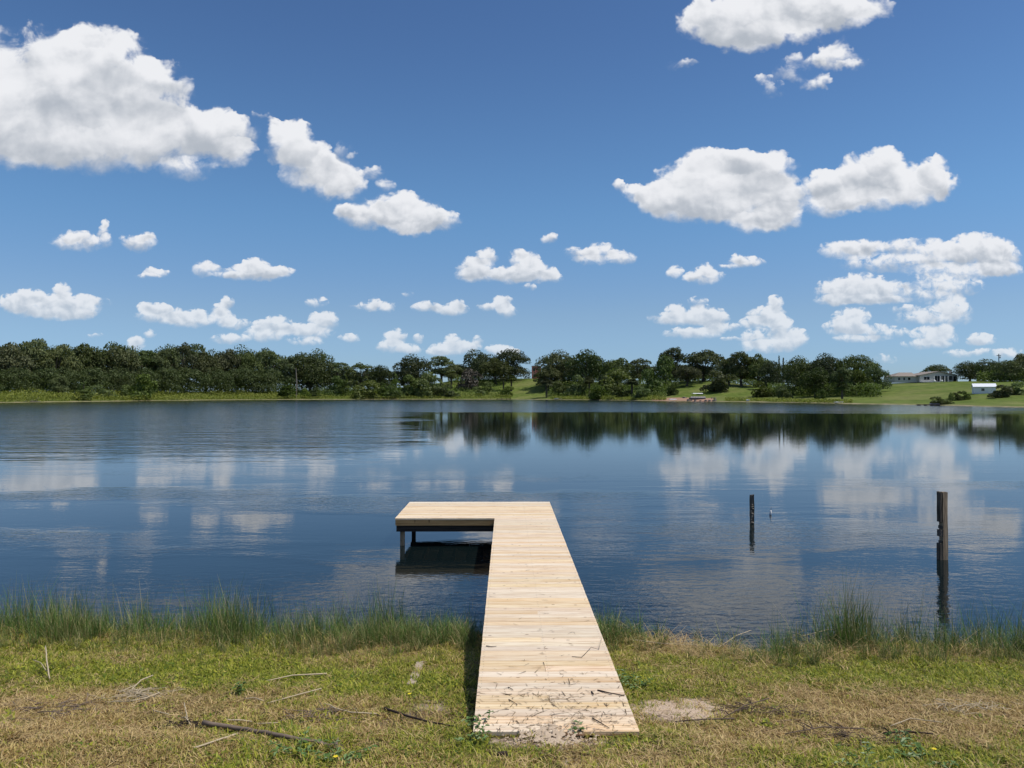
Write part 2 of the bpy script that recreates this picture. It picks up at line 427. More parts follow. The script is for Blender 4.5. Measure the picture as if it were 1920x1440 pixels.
# ------------------------------------------------------------------ terrain
SH_U = np.array([-12, -4, -2, -1.2, -0.8, -0.66, -0.52, -0.33, -0.15, 0.006, 0.10, 0.2, 0.326, 0.40, 0.44, 0.52, 0.60, 0.66, 0.8, 1.2, 2, 4, 12])
SH_D = np.array([22, 60, 120, 185, 240, 268, 316, 400, 425, 425, 390, 330, 288, 258, 240, 218, 196, 178, 165, 130, 85, 42, 16])
def uX(px): return (px - 951) / 1440.0
H_px = np.array([-1500, 0, 300, 480, 700, 790, 850, 960, 1010, 1060, 1200, 1270, 1330, 1400, 1450, 1600, 1700, 1800, 1920, 3400])
H_z  = np.array([4, 3.4, 3.9, 4.4, 5.5, 8.5, 12.0, 13.5, 13.5, 11.5, 8.5, 9.5, 10.0, 7.5, 6.0, 7.0, 8.0, 8.3, 8.0, 8])
L_w  = np.array([50, 36, 50, 60, 70, 80, 90, 100, 100, 90, 80, 80, 80, 80, 80, 100, 110, 110, 110, 110])
BK_X = np.array([-60, -12, -7, -4, -2.2, -0.8, 0.2, 1.5, 2.4, 3.1, 3.8, 5.5, 7.5, 14, 60])
BK_Y = np.array([14, 10.6, 10.45, 10.25, 10.1, 10.2, 10.25, 10.2, 9.75, 9.45, 9.8, 9.75, 9.5, 9.6, 12])
BA = np.array([-200, -40, -12, -4, -1, 0, 1.2, 2.7, 3.9, 4.25, 4.9, 5.8, 7.5, 10, 16, 400])
BZ = np.array([-3, -2.5, -1.6, -0.7, -0.14, 0.0, 0.14, 0.30, 0.46, 0.56, 0.65, 0.86, 1.25, 1.58, 1.8, 2.2])
def vnoise(x, y, s, seed=0):
    """cheap smooth 2-D noise from a few incommensurate waves"""
    o = np.zeros_like(x, dtype=float)
    r = np.random.default_rng(100 + seed)
    for k in range(6):
        a = r.uniform(0, 2 * np.pi); f = s * (0.6 + 0.35 * k); ph = r.uniform(0, 6.28)
        o += np.sin((x * np.cos(a) + y * np.sin(a)) * f + ph + 1.3 * np.sin((x * np.sin(a) - y * np.cos(a)) * f * 0.7 + ph))
    return o / 6.0
def smooth01(t): t = np.clip(t, 0, 1); return t * t * (3 - 2 * t)
def ground_z(x, y):
    x = np.asarray(x, float); y = np.asarray(y, float)
    ys = np.maximum(y, 0.5)
    u = x / ys
    Dsh = np.interp(u, SH_U, SH_D) + 2.5 * vnoise(u * 60, u * 0, 1.0, 3)
    b = np.where(y > 0.5, (y - Dsh) / np.sqrt(1 + (u * 0.6) ** 2), -1e3)
    a = np.interp(x, BK_X, BK_Y) + 0.12 * vnoise(x, y * 0, 2.2, 1) - y
    zb = np.interp(a, BA, BZ)
    zb = zb + np.where(a > 0, 0.018 * vnoise(x, y, 3.5, 2) * smooth01(a / 0.8), 0)
    px = u * 1440 + 951
    H = np.interp(px, H_px, H_z); L = np.interp(px, H_px, L_w)
    zf = np.where(b > 0, 0.30 * smooth01(b / 3.0) + (H - 0.3) * smooth01(b / L * 0.92 + 0.02) * smooth01((b + 1) / 8) + 0.15 * vnoise(x, y, 0.12, 5) * smooth01(b / 10), np.maximum(b * 0.12, -2.6))
    z = np.where(b > 0, np.maximum(zf, 0.01), np.where(a > -11, zb, np.maximum(zf, -2.6)))
    z = np.where((b > 0) & (a > 0), np.maximum(zb, zf), z)
    return z
def gz(x, y): return float(ground_z(np.array([x]), np.array([y]))[0])
def px_of(x, y, z):
    return 951 + 1440 * x / y, 738 + 1440 * (CAM_H - z) / y
def ground_pt(px, py):
    """point of the near bank seen at a pixel of the photograph"""
    best = None
    Y = np.linspace(2.5, 14, 2400); X = Y * (px - 951) / 1440
    Z = ground_z(X, Y)
    q = 738 + 1440 * (CAM_H - Z) / Y
    i = int(np.argmin(np.abs(q - py)))
    return Vector((X[i], Y[i], Z[i]))

ang = np.concatenate([np.linspace(-50, 50, 420, endpoint=False), np.linspace(50, 310, 150, endpoint=False)]) * np.pi / 180
rad = np.concatenate([[0.4], np.geomspace(1.2, 16, 120), np.geomspace(17, 150, 60), np.linspace(156, 640, 150), np.geomspace(660, 7000, 28)])
AA, RR = np.meshgrid(ang, rad)
GX = np.sin(AA) * RR; GY = np.cos(AA) * RR
GZ = ground_z(GX, GY)
na, nr = len(ang), len(rad)
gv = np.stack([GX.ravel(), GY.ravel(), GZ.ravel()], 1)
ii, jj = np.meshgrid(np.arange(nr - 1), np.arange(na), indexing='ij')
j2 = (jj + 1) % na
gf = np.stack([ii * na + jj, ii * na + j2, (ii + 1) * na + j2, (ii + 1) * na + jj], -1).reshape(-1, 4)[:, ::-1]

# masks on the near bank, read off the photograph and fixed to the ground
DRY = [(90,1350,170,45,1.0),(40,1300,120,30,.6),(250,1320,130,35,.5),(760,1210,140,22,.7),(600,1225,80,20,.5),(240,1235,60,14,.6),(560,1290,110,25,.6),(620,1400,200,40,.15),
       (200,1420,260,60,.45),(1500,1300,220,30,.45),(1700,1330,220,35,.8),(1850,1350,140,40,.9),(1250,1215,120,22,.7),(1600,1215,160,22,.5),(1350,1400,220,40,.5),(1080,1410,120,30,.8),(700,1340,120,30,.5),(420,1330,160,40,.35),(1500,1370,200,25,.5),(1300,1270,120,25,.25)]
GREEN = [(330,1262,260,26,1.0),(700,1285,170,24,.9),(1200,1280,90,26,.9),(1560,1262,160,24,.7),(1850,1275,150,24,.6),(560,1400,120,45,.6),(900,1400,100,40,.7),(1180,1395,90,22,.9),(1700,1425,200,30,.8),(400,1430,120,30,.4),(20,1285,60,20,.5),(1040,1425,60,20,.3)]
BARE = [(810,1322,75,24,.5),(1275,1330,115,24,1.15),(1040,1388,130,14,1.0),(1090,1432,70,14,.8),(720,1350,60,16,.5),(1270,1415,80,16,.35),(780,1262,14,22,.55)]
def gmask(px, py, L):
    o = np.zeros_like(px)
    for cx, cy, rx, ry, w in L: o += w * np.exp(-(((px - cx) / rx) ** 2 + ((py - cy) / ry) ** 2))
    return np.clip(o, 0, 1.2)
def near_masks(x, y, z):
    yy = np.maximum(y, 2.0)
    px, py = px_of(x, yy, z)
    dry = gmask(px, py, DRY) + 0.22 * vnoise(x, y, 3.0, 11) + 0.15
    grn = gmask(px, py, GREEN) + 0.15 * vnoise(x, y, 4.0, 12)
    bare = gmask(px, py, BARE)
    return np.clip(dry, 0, 1), np.clip(grn, 0, 1), np.clip(bare, 0, 1)
me_g = mesh_np('ground', gv, gf, None, smooth=True)
d_, g_, b_ = near_masks(gv[:, 0], gv[:, 1], gv[:, 2])
nearm = (np.hypot(gv[:, 0], gv[:, 1]) < 16) & (gv[:, 1] > 2)
for nm, arr in (('dry', d_), ('green', g_), ('bare', b_)):
    at = me_g.attributes.new(nm, 'FLOAT', 'POINT'); at.data.foreach_set('value', np.where(nearm, arr, 0).astype(np.float32))

m, n, b, o = new_mat('ground_soil_and_turf')
P = n.n.new('ShaderNodeNewGeometry').outputs['Position']
px_, py_, pz_ = n.sep(P)[0:3]
def attr(n, name, typ='GEOMETRY'):
    a = n.n.new('ShaderNodeAttribute'); a.attribute_name = name; a.attribute_type = typ; return a.outputs['Fac']
f1 = n.noise(P, 9.0, 8, 0.65); f2 = n.noise(P, 60.0, 4, 0.6); f3 = n.noise(P, 1.3, 4, 0.5)
soil = n.mix(n.rng(f2, 0.3, 0.7), (0.028, 0.019, 0.008), (0.08, 0.055, 0.024))
thatch = n.mix(n.rng(f1, 0.35, 0.65), (0.045, 0.030, 0.010), (0.14, 0.095, 0.036))
near_c = n.mix(n.rng(f3, 0.35, 0.65), soil, thatch)
near_c = n.mix(n.m('MULTIPLY', attr(n, 'green'), 0.6), near_c, (0.08, 0.095, 0.025))
sand = n.mix(n.rng(f2, 0.3, 0.7), (0.42, 0.30, 0.21), (0.66, 0.52, 0.38))
near_c = n.mix(n.rng(n.m('ADD', attr(n, 'bare'), n.m('MULTIPLY', n.m('SUBTRACT', f1, 0.5), 1.2)), 0.30, 0.62), near_c, sand)
near_c = n.mix(n.rng(pz_, 0.09, 0.0), near_c, (0.035, 0.03, 0.018))
# far side: mown lawn on the right hill, rough pasture elsewhere
l1 = n.noise(P, 0.05, 6, 0.6); l2 = n.noise(n.vm('MULTIPLY', P, (1, 0.35, 1)), 0.5, 5, 0.65)
lawn = n.mix(n.rng(l2, 0.3, 0.7), (0.075, 0.110, 0.018), (0.135, 0.175, 0.036))
lawn = n.mix(n.rng(l1, 0.45, 0.7, 0.0, 0.55), lawn, (0.22, 0.21, 0.08))
shore = n.mix(n.rng(l2, 0.4, 0.6), (0.30, 0.25, 0.15), (0.20, 0.19, 0.09))
far_c = n.mix(n.rng(n.m('ADD', pz_, n.m('MULTIPLY', l2, 0.25)), 0.22, 0.48), shore, lawn)
isfar = n.rng(py_, 20.0, 30.0)
n.put(b.inputs['Base Color'], n.mix(isfar, near_c, far_c))
b.inputs['Roughness'].default_value = 0.95; b.inputs['Specular IOR Level'].default_value = 0.1
bump(n, b, n.m('ADD', f1, n.m('MULTIPLY', f2, 0.4)), 0.03)
me_g.materials.append(m)
tag(link('ground', me_g), kind='structure')

# ------------------------------------------------------------------ lake
m, n, b, o = new_mat('lake_water')
P = n.n.new('ShaderNodeNewGeometry').outputs['Position']
wx, wy, wz = n.sep(P)[0:3]
ratio = n.m('DIVIDE', wx, n.m('MAXIMUM', wy, 5.0))
pat = n.noise(n.vm('MULTIPLY', P, (0.35, 1, 1)), 0.16, 4, 0.55)                    # cat's paws of wind
patf = n.noise(n.vm('MULTIPLY', P, (0.25, 1, 1)), 0.045, 4, 0.6)
farband = n.rng(n.m('MULTIPLY_ADD', n.m('SUBTRACT', patf, 0.5), 70.0, wy), 118.0, 150.0)
left = n.m('MULTIPLY', n.rng(n.m('MULTIPLY_ADD', n.m('SUBTRACT', patf, 0.5), 0.25, ratio), -0.10, -0.20), n.rng(wy, 30.0, 54.0))
wind = n.m('MAXIMUM', farband, left)
nearp = n.m('MULTIPLY', n.rng(pat, 0.44, 0.60), n.rng(wy, 34.0, 22.0))
nearp = n.m('MAXIMUM', nearp, n.m('MULTIPLY', n.rng(wy, 15.0, 12.0), 0.45))
rip = n.noise(n.vm('MULTIPLY', P, (0.55, 1, 1)), 7.5, 3, 0.55, 0.4)
rip2 = n.noise(n.vm('MULTIPLY', P, (0.45, 1, 1)), 2.0, 3, 0.5, 0.3)
long_ = n.noise(n.vm('MULTIPLY', P, (0.16, 1, 1)), 0.9, 3, 0.5)
h = n.m('MULTIPLY', rip, n.m('MULTIPLY_ADD', nearp, 0.0085, 0.0009))
h = n.m('MULTIPLY_ADD', rip2, n.m('MULTIPLY_ADD', nearp, 0.011, 0.0008), h)
h = n.m('MULTIPLY_ADD', long_, 0.0022, h)
rip3 = n.noise(n.vm('MULTIPLY', P, (0.30, 1, 1)), 0.55, 4, 0.6, 0.3)
h = n.m('MULTIPLY_ADD', rip3, n.m('MULTIPLY', wind, 0.16), h)
bump(n, b, h, 1.0)
b.inputs['Base Color'].default_value = (0.005, 0.010, 0.011, 1)
n.put(b.inputs['Roughness'], n.m('MULTIPLY_ADD', wind, 0.085, n.rng(wy, 14.0, 120.0, 0.02, 0.035)))
b.inputs['IOR'].default_value = 1.36
b.inputs['Specular IOR Level'].default_value = 0.5
mb = MB()
xs = [-420, -60, -20, 20, 60, 420]; ys_ = [4, 14, 60, 200, 700]
for i in range(len(xs) - 1):
    for j in range(len(ys_) - 1):
        mb.add([(xs[i], ys_[j], 0), (xs[i + 1], ys_[j], 0), (xs[i + 1], ys_[j + 1], 0), (xs[i], ys_[j + 1], 0)], [(0, 1, 2, 3)])
tag(mb.build('lake_water', m), kind='structure')


# ------------------------------------------------------------------ far shore
def Dsh(px): return float(np.interp(uX(px), SH_U, SH_D))
def far_pt(px, b):
    """a spot on the far side: direction by its place along the shore, b metres behind the waterline"""
    D = Dsh(px) + b * math.sqrt(1 + (uX(px) * 0.6) ** 2)
    x = D * uX(px)
    return x, D, gz(x, D)
def z_at(py, D): return CAM_H + (738 - py) / 1440.0 * D

def leaf_mat(name, c1, c2, trans=0.25):
    m, n, b, o = new_mat(name)
    P = n.n.new('ShaderNodeNewGeometry').outputs['Position']
    oi = n.n.new('ShaderNodeObjectInfo').outputs['Random']
    f = n.noise(P, 0.55, 3, 0.6); f2 = n.noise(P, 2.7, 2, 0.6)
    c = n.mix(n.rng(n.m('ADD', n.m('MULTIPLY', f, 0.6), n.m('MULTIPLY', f2, 0.4)), 0.38, 0.62), c1, c2)
    c = n.hsv(c, n.rng(oi, 0, 1, 0.478, 0.52, False), n.rng(n.m('FRACT', n.m('MULTIPLY', oi, 7.3)), 0, 1, 0.8, 1.15, False), n.rng(n.m('FRACT', n.m('MULTIPLY', oi, 31.7)), 0, 1, 0.70, 1.5, False))
    n.put(b.inputs['Base Color'], c)
    b.inputs['Roughness'].default_value = 0.6; b.inputs['Specular IOR Level'].default_value = 0.25
    tr = n.n.new('ShaderNodeBsdfTranslucent'); n.put(tr.inputs[0], n.mix(1.0, c, (1.2, 1.3, 0.6), 'MULTIPLY'))
    mx = n.n.new('ShaderNodeMixShader'); mx.inputs[0].default_value = trans
    n.l.new(b.outputs[0], mx.inputs[1]); n.l.new(tr.outputs[0], mx.inputs[2]); n.l.new(mx.outputs[0], o.inputs['Surface'])
    return m
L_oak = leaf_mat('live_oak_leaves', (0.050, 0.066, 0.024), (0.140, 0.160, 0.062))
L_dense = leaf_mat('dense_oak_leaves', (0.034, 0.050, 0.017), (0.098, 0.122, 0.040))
L_bush = leaf_mat('bush_leaves', (0.052, 0.078, 0.020), (0.135, 0.170, 0.046), 0.3)
L_cyp = leaf_mat('cypress_leaves', (0.050, 0.080, 0.018), (0.12, 0.165, 0.040), 0.35)
L_grey = leaf_mat('grey_twigs', (0.055, 0.048, 0.038), (0.13, 0.115, 0.09), 0.1)
L_weed = leaf_mat('shore_weed_leaves', (0.085, 0.125, 0.022), (0.26, 0.30, 0.065), 0.35)
L_palm = leaf_mat('palm_fronds', (0.030, 0.045, 0.014), (0.085, 0.105, 0.035), 0.2)
M_bark = simple_mat('bark', (0.10, 0.085, 0.068), 0.9, 0.45, 3.0, 0.02, 0.1, (1, 1, 0.3))
M_barkpale = simple_mat('pale_bark', (0.24, 0.21, 0.17), 0.9, 0.35, 3.0, 0.02, 0.1, (1, 1, 0.3))

def cards(centres, normals, size, r, jitter=0.9):
    """leaf sprays: one kite-shaped, slightly folded pair of triangles at every centre"""
    n = len(centres)
    nr = normals + r.normal(0, jitter, (n, 3)); nr /= np.linalg.norm(nr, axis=1)[:, None] + 1e-9
    t = np.cross(nr, r.normal(0, 1, (n, 3))); t /= np.linalg.norm(t, axis=1)[:, None] + 1e-9
    s = np.cross(nr, t)
    L = (size * r.uniform(0.6, 1.5, n))[:, None]; Wd = L * r.uniform(0.35, 0.8, n)[:, None]
    v = np.stack([centres - t * L * .5, centres + s * Wd * .5 + nr * L * .12, centres + t * L * .5, centres - s * Wd * .5 + nr * L * .12], 1).reshape(-1, 3)
    f = np.arange(4 * n).reshape(n, 4)
    return v, f

def crown_verts(r, lobes, ncard, size, hollow=0.72, flat=0.8):
    """lobes: (x,y,z,rx,ry,rz); cards scatter in the outer shell of every lobe, with bites taken out"""
    lobes = np.array(lobes, float)
    w = lobes[:, 3] * lobes[:, 4] + lobes[:, 3] * lobes[:, 5]; w /= w.sum()
    pick = r.choice(len(lobes), ncard, p=w)
    d = r.normal(0, 1, (ncard, 3)); d /= np.linalg.norm(d, axis=1)[:, None]
    d[:, 2] = np.where(d[:, 2] < -0.35, -d[:, 2] * 0.6, d[:, 2])
    # lumps: radius varies over the lobe so that its outline is ragged
    ph = r.uniform(0, 6.28, (len(lobes), 6)); fr = r.uniform(2.0, 6.5, (len(lobes), 6))
    lump = sum(np.sin(d[:, k % 3] * fr[pick, k] + ph[pick, k] + 2.0 * d[:, (k + 1) % 3]) for k in range(6)) / 6
    rad_ = r.uniform(hollow ** 3, 1.05, ncard) ** (1 / 3) * (1 + 0.32 * lump)
    L = lobes[pick]
    c = L[:, 0:3] + d * L[:, 3:6] * rad_[:, None]
    keep = lump > -0.42
    return cards(c[keep], d[keep], size, r)

def oak_proto(seed, Wd, Ht, nl, ncard, size, base=0.22, dense=False, spread=0.8):
    """unit tree Wd x Ht metres; returns crown (v,f) and trunk mesh builder"""
    r = np.random.default_rng(seed); lobes = []
    for k in range(nl):
        a = k * 2.4 + r.uniform(-.4, .4); q = math.sqrt((k + .5) / nl) * spread
        hx = math.cos(a) * q * Wd * .5; hy = math.sin(a) * q * Wd * .5
        topz = Ht * (1 - 0.42 * q * q) * r.uniform(0.86, 1.0)
        rr = Wd * r.uniform(.15, .25) * (1.2 if dense else 1.0)
        rz = rr * r.uniform(.65, .95)
        lobes.append((hx, hy, topz - rz, rr, rr, rz))
        if k % 4 != 3 or dense:      # lower storey
            lobes.append((hx * 1.08, hy * 1.08, Ht * r.uniform(base, .48), rr * 1.0, rr * 1.0, rr * .85))
    v, f = crown_verts(r, lobes, ncard, size)
    v[:, 2] = np.maximum(v[:, 2], 0.05)
    mb = MB()
    tr = Wd * .028 + .12
    lean = r.uniform(-.04, .04, 2) * Ht
    fork = Vector((lean[0], lean[1], Ht * base))
    mb.tube([(0, 0, -0.4), (lean[0] * .4, lean[1] * .4, Ht * base * .5), fork], [tr * 1.5, tr, tr * .85], 7)
    idx = list(range(len(lobes)))[:9]
    for i in idx:
        L = Vector(lobes[i][0:3]); mid = fork.lerp(L, .5) + Vector((r.uniform(-.5, .5), r.uniform(-.5, .5), Ht * .04))
        mb.tube([fork, mid, L], [tr * .55, tr * .34, tr * .12], 5, cap=False)
    return (v, f), mb

PROTO = {}
def reg(kind, crown, mb, leafm, barkm=None, ref=(1, 1)):
    cm = mesh_np('crown', crown[0], crown[1], leafm)
    tm = mb.mesh('trunk', barkm or M_bark) if mb else None
    v = crown[0]
    Wd = float(np.percentile(v[:, 0], 99) - np.percentile(v[:, 0], 1)); Ht = float(np.percentile(v[:, 2], 99.6))
    PROTO.setdefault(kind, []).append((cm, tm, Wd, Ht))
for sd_ in range(4):
    c, mb = oak_proto(20 + sd_, 15, 14, 8, 7600, .62, .17); reg('oak', c, mb, L_oak)
for sd_ in range(2):
    c, mb = oak_proto(40 + sd_, 11, 15, 6, 4200, .55, .28, spread=.7); reg('airy', c, mb, L_oak)
for sd_ in range(3):
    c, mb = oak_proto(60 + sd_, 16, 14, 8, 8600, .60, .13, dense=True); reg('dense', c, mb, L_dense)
for sd_ in range(3):   # bushes down to the ground
    r = np.random.default_rng(80 + sd_)
    lob = [(r.uniform(-2.2, 2.2), r.uniform(-1.6, 1.6), q_, r.uniform(1.0, 1.8), r.uniform(1.0, 1.8), r.uniform(.9, 1.5)) for q_ in (.3, .4, .5, .6, .9, 1.4, 2.0, 2.6, 3.3, .4, 1.1)]
    c = crown_verts(r, lob, 3000, .42); c[0][:, 2] = np.maximum(c[0][:, 2], .03)
    mb = MB(); [mb.tube([(0, 0, -.2), (l[0] * .5, l[1] * .5, l[2] * .55), l[0:3]], [.11, .07, .03], 5, cap=False) for l in lob[:5]]
    reg('bush', c, mb, L_bush); 
    PROTO.setdefault('greybush', []).append((mesh_np('crown', c[0], c[1], L_grey), PROTO['bush'][-1][1]) + PROTO['bush'][-1][2:])
for sd_ in range(2):   # young bald cypress: cone of feathery tiers
    r = np.random.default_rng(90 + sd_)
    lob = []
    for k in range(11):
        q = k / 10; w = 2.1 * (1 - q) ** .8 + .25
        for j in range(3 if q < .7 else 1):
            a = r.uniform(0, 6.28); lob.append((math.cos(a) * w * .5, math.sin(a) * w * .5, .7 + q * 7.0, w * .55, w * .55, .6))
    c = crown_verts(r, lob, 2400, .34)
    mb = MB(); mb.tube([(0, 0, -.3), (0, 0, 4), (0, 0, 7.8)], [.17, .10, .03], 6)
    reg('cypress', c, mb, L_cyp)
r = np.random.default_rng(97)
c = crown_verts(r, [(0, 0, z, .75 - z * .035, .75 - z * .035, 1.1) for z in np.linspace(1.2, 15, 12)], 1700, .4)
mb = MB(); mb.tube([(0, 0, -.3), (0, 0, 8), (0, 0, 15.4)], [.2, .12, .04], 6)
reg('spire', c, mb, L_dense)
# cabbage palm: a head of folded fan leaves on a straight stem
r = np.random.default_rng(99)
vs = []; fs = []; k0 = 0
for i in range(110):
    a = r.uniform(0, 6.28); el = r.uniform(-.9, 1.45); L = r.uniform(1.1, 1.7)
    d = np.array([math.cos(a) * math.cos(el), math.sin(a) * math.cos(el), math.sin(el)])
    t = np.array([-math.sin(a), math.cos(a), 0]); b0 = np.array([0, 0, 5.6]) + d * .2
    for q in (-.5, -.17, .17, .5):
        e = b0 + (d * math.cos(q) + t * math.sin(q)) * L + np.array([0, 0, -.35 * abs(L)])
        m1 = b0 + (d * math.cos(q) + t * math.sin(q)) * L * .55
        vs += [b0, m1 + t * .14, e, m1 - t * .14]; fs.append((k0, k0 + 1, k0 + 2, k0 + 3)); k0 += 4
mb = MB(); mb.tube([(0, 0, -.3), (.05, 0, 3), (0, 0, 5.6)], [.24, .19, .22], 8)
reg('palm', (np.array(vs), np.array(fs)), mb, L_palm, M_bark)

NAME = {'oak': 'oak_tree', 'airy': 'oak_tree', 'dense': 'oak_tree', 'bush': 'shrub', 'greybush': 'bare_shrub', 'cypress': 'cypress_tree', 'spire': 'conifer_tree', 'palm': 'palm_tree'}
CAT = {'bush': 'shrub', 'greybush': 'shrub', 'palm': 'palm tree'}
cnt = {}
def tree(px, top, wpx, b, kind, label, group=None, drop=0.0):
    """a tree whose crown spans wpx and reaches up to row `top` of the photograph, standing b metres behind the waterline"""
    x, y, z = far_pt(px, b)
    lst = PROTO[kind]; i = cnt.get(kind, 0); cnt[kind] = i + 1
    cm, tm, W0, H0 = lst[i % len(lst)]
    Wd = wpx / 1440.0 * y; Ht = max(1.0, z_at(top, y) - z)
    s = Wd / W0; sz = Ht / H0
    o = empty(NAME[kind], (x, y, z - drop), random.uniform(0, 6.28))
    tag(o, label, CAT.get(kind, 'tree'), group)
    link('crown', cm, o, scale=(s, s, sz))
    if tm: link('trunk', tm, o, scale=(s, s, sz))
    return o
GL = 'oaks of the wood on the left shore'
GC = 'oaks on the slope of the middle shore'
GR = 'oaks on the right-hand shore'
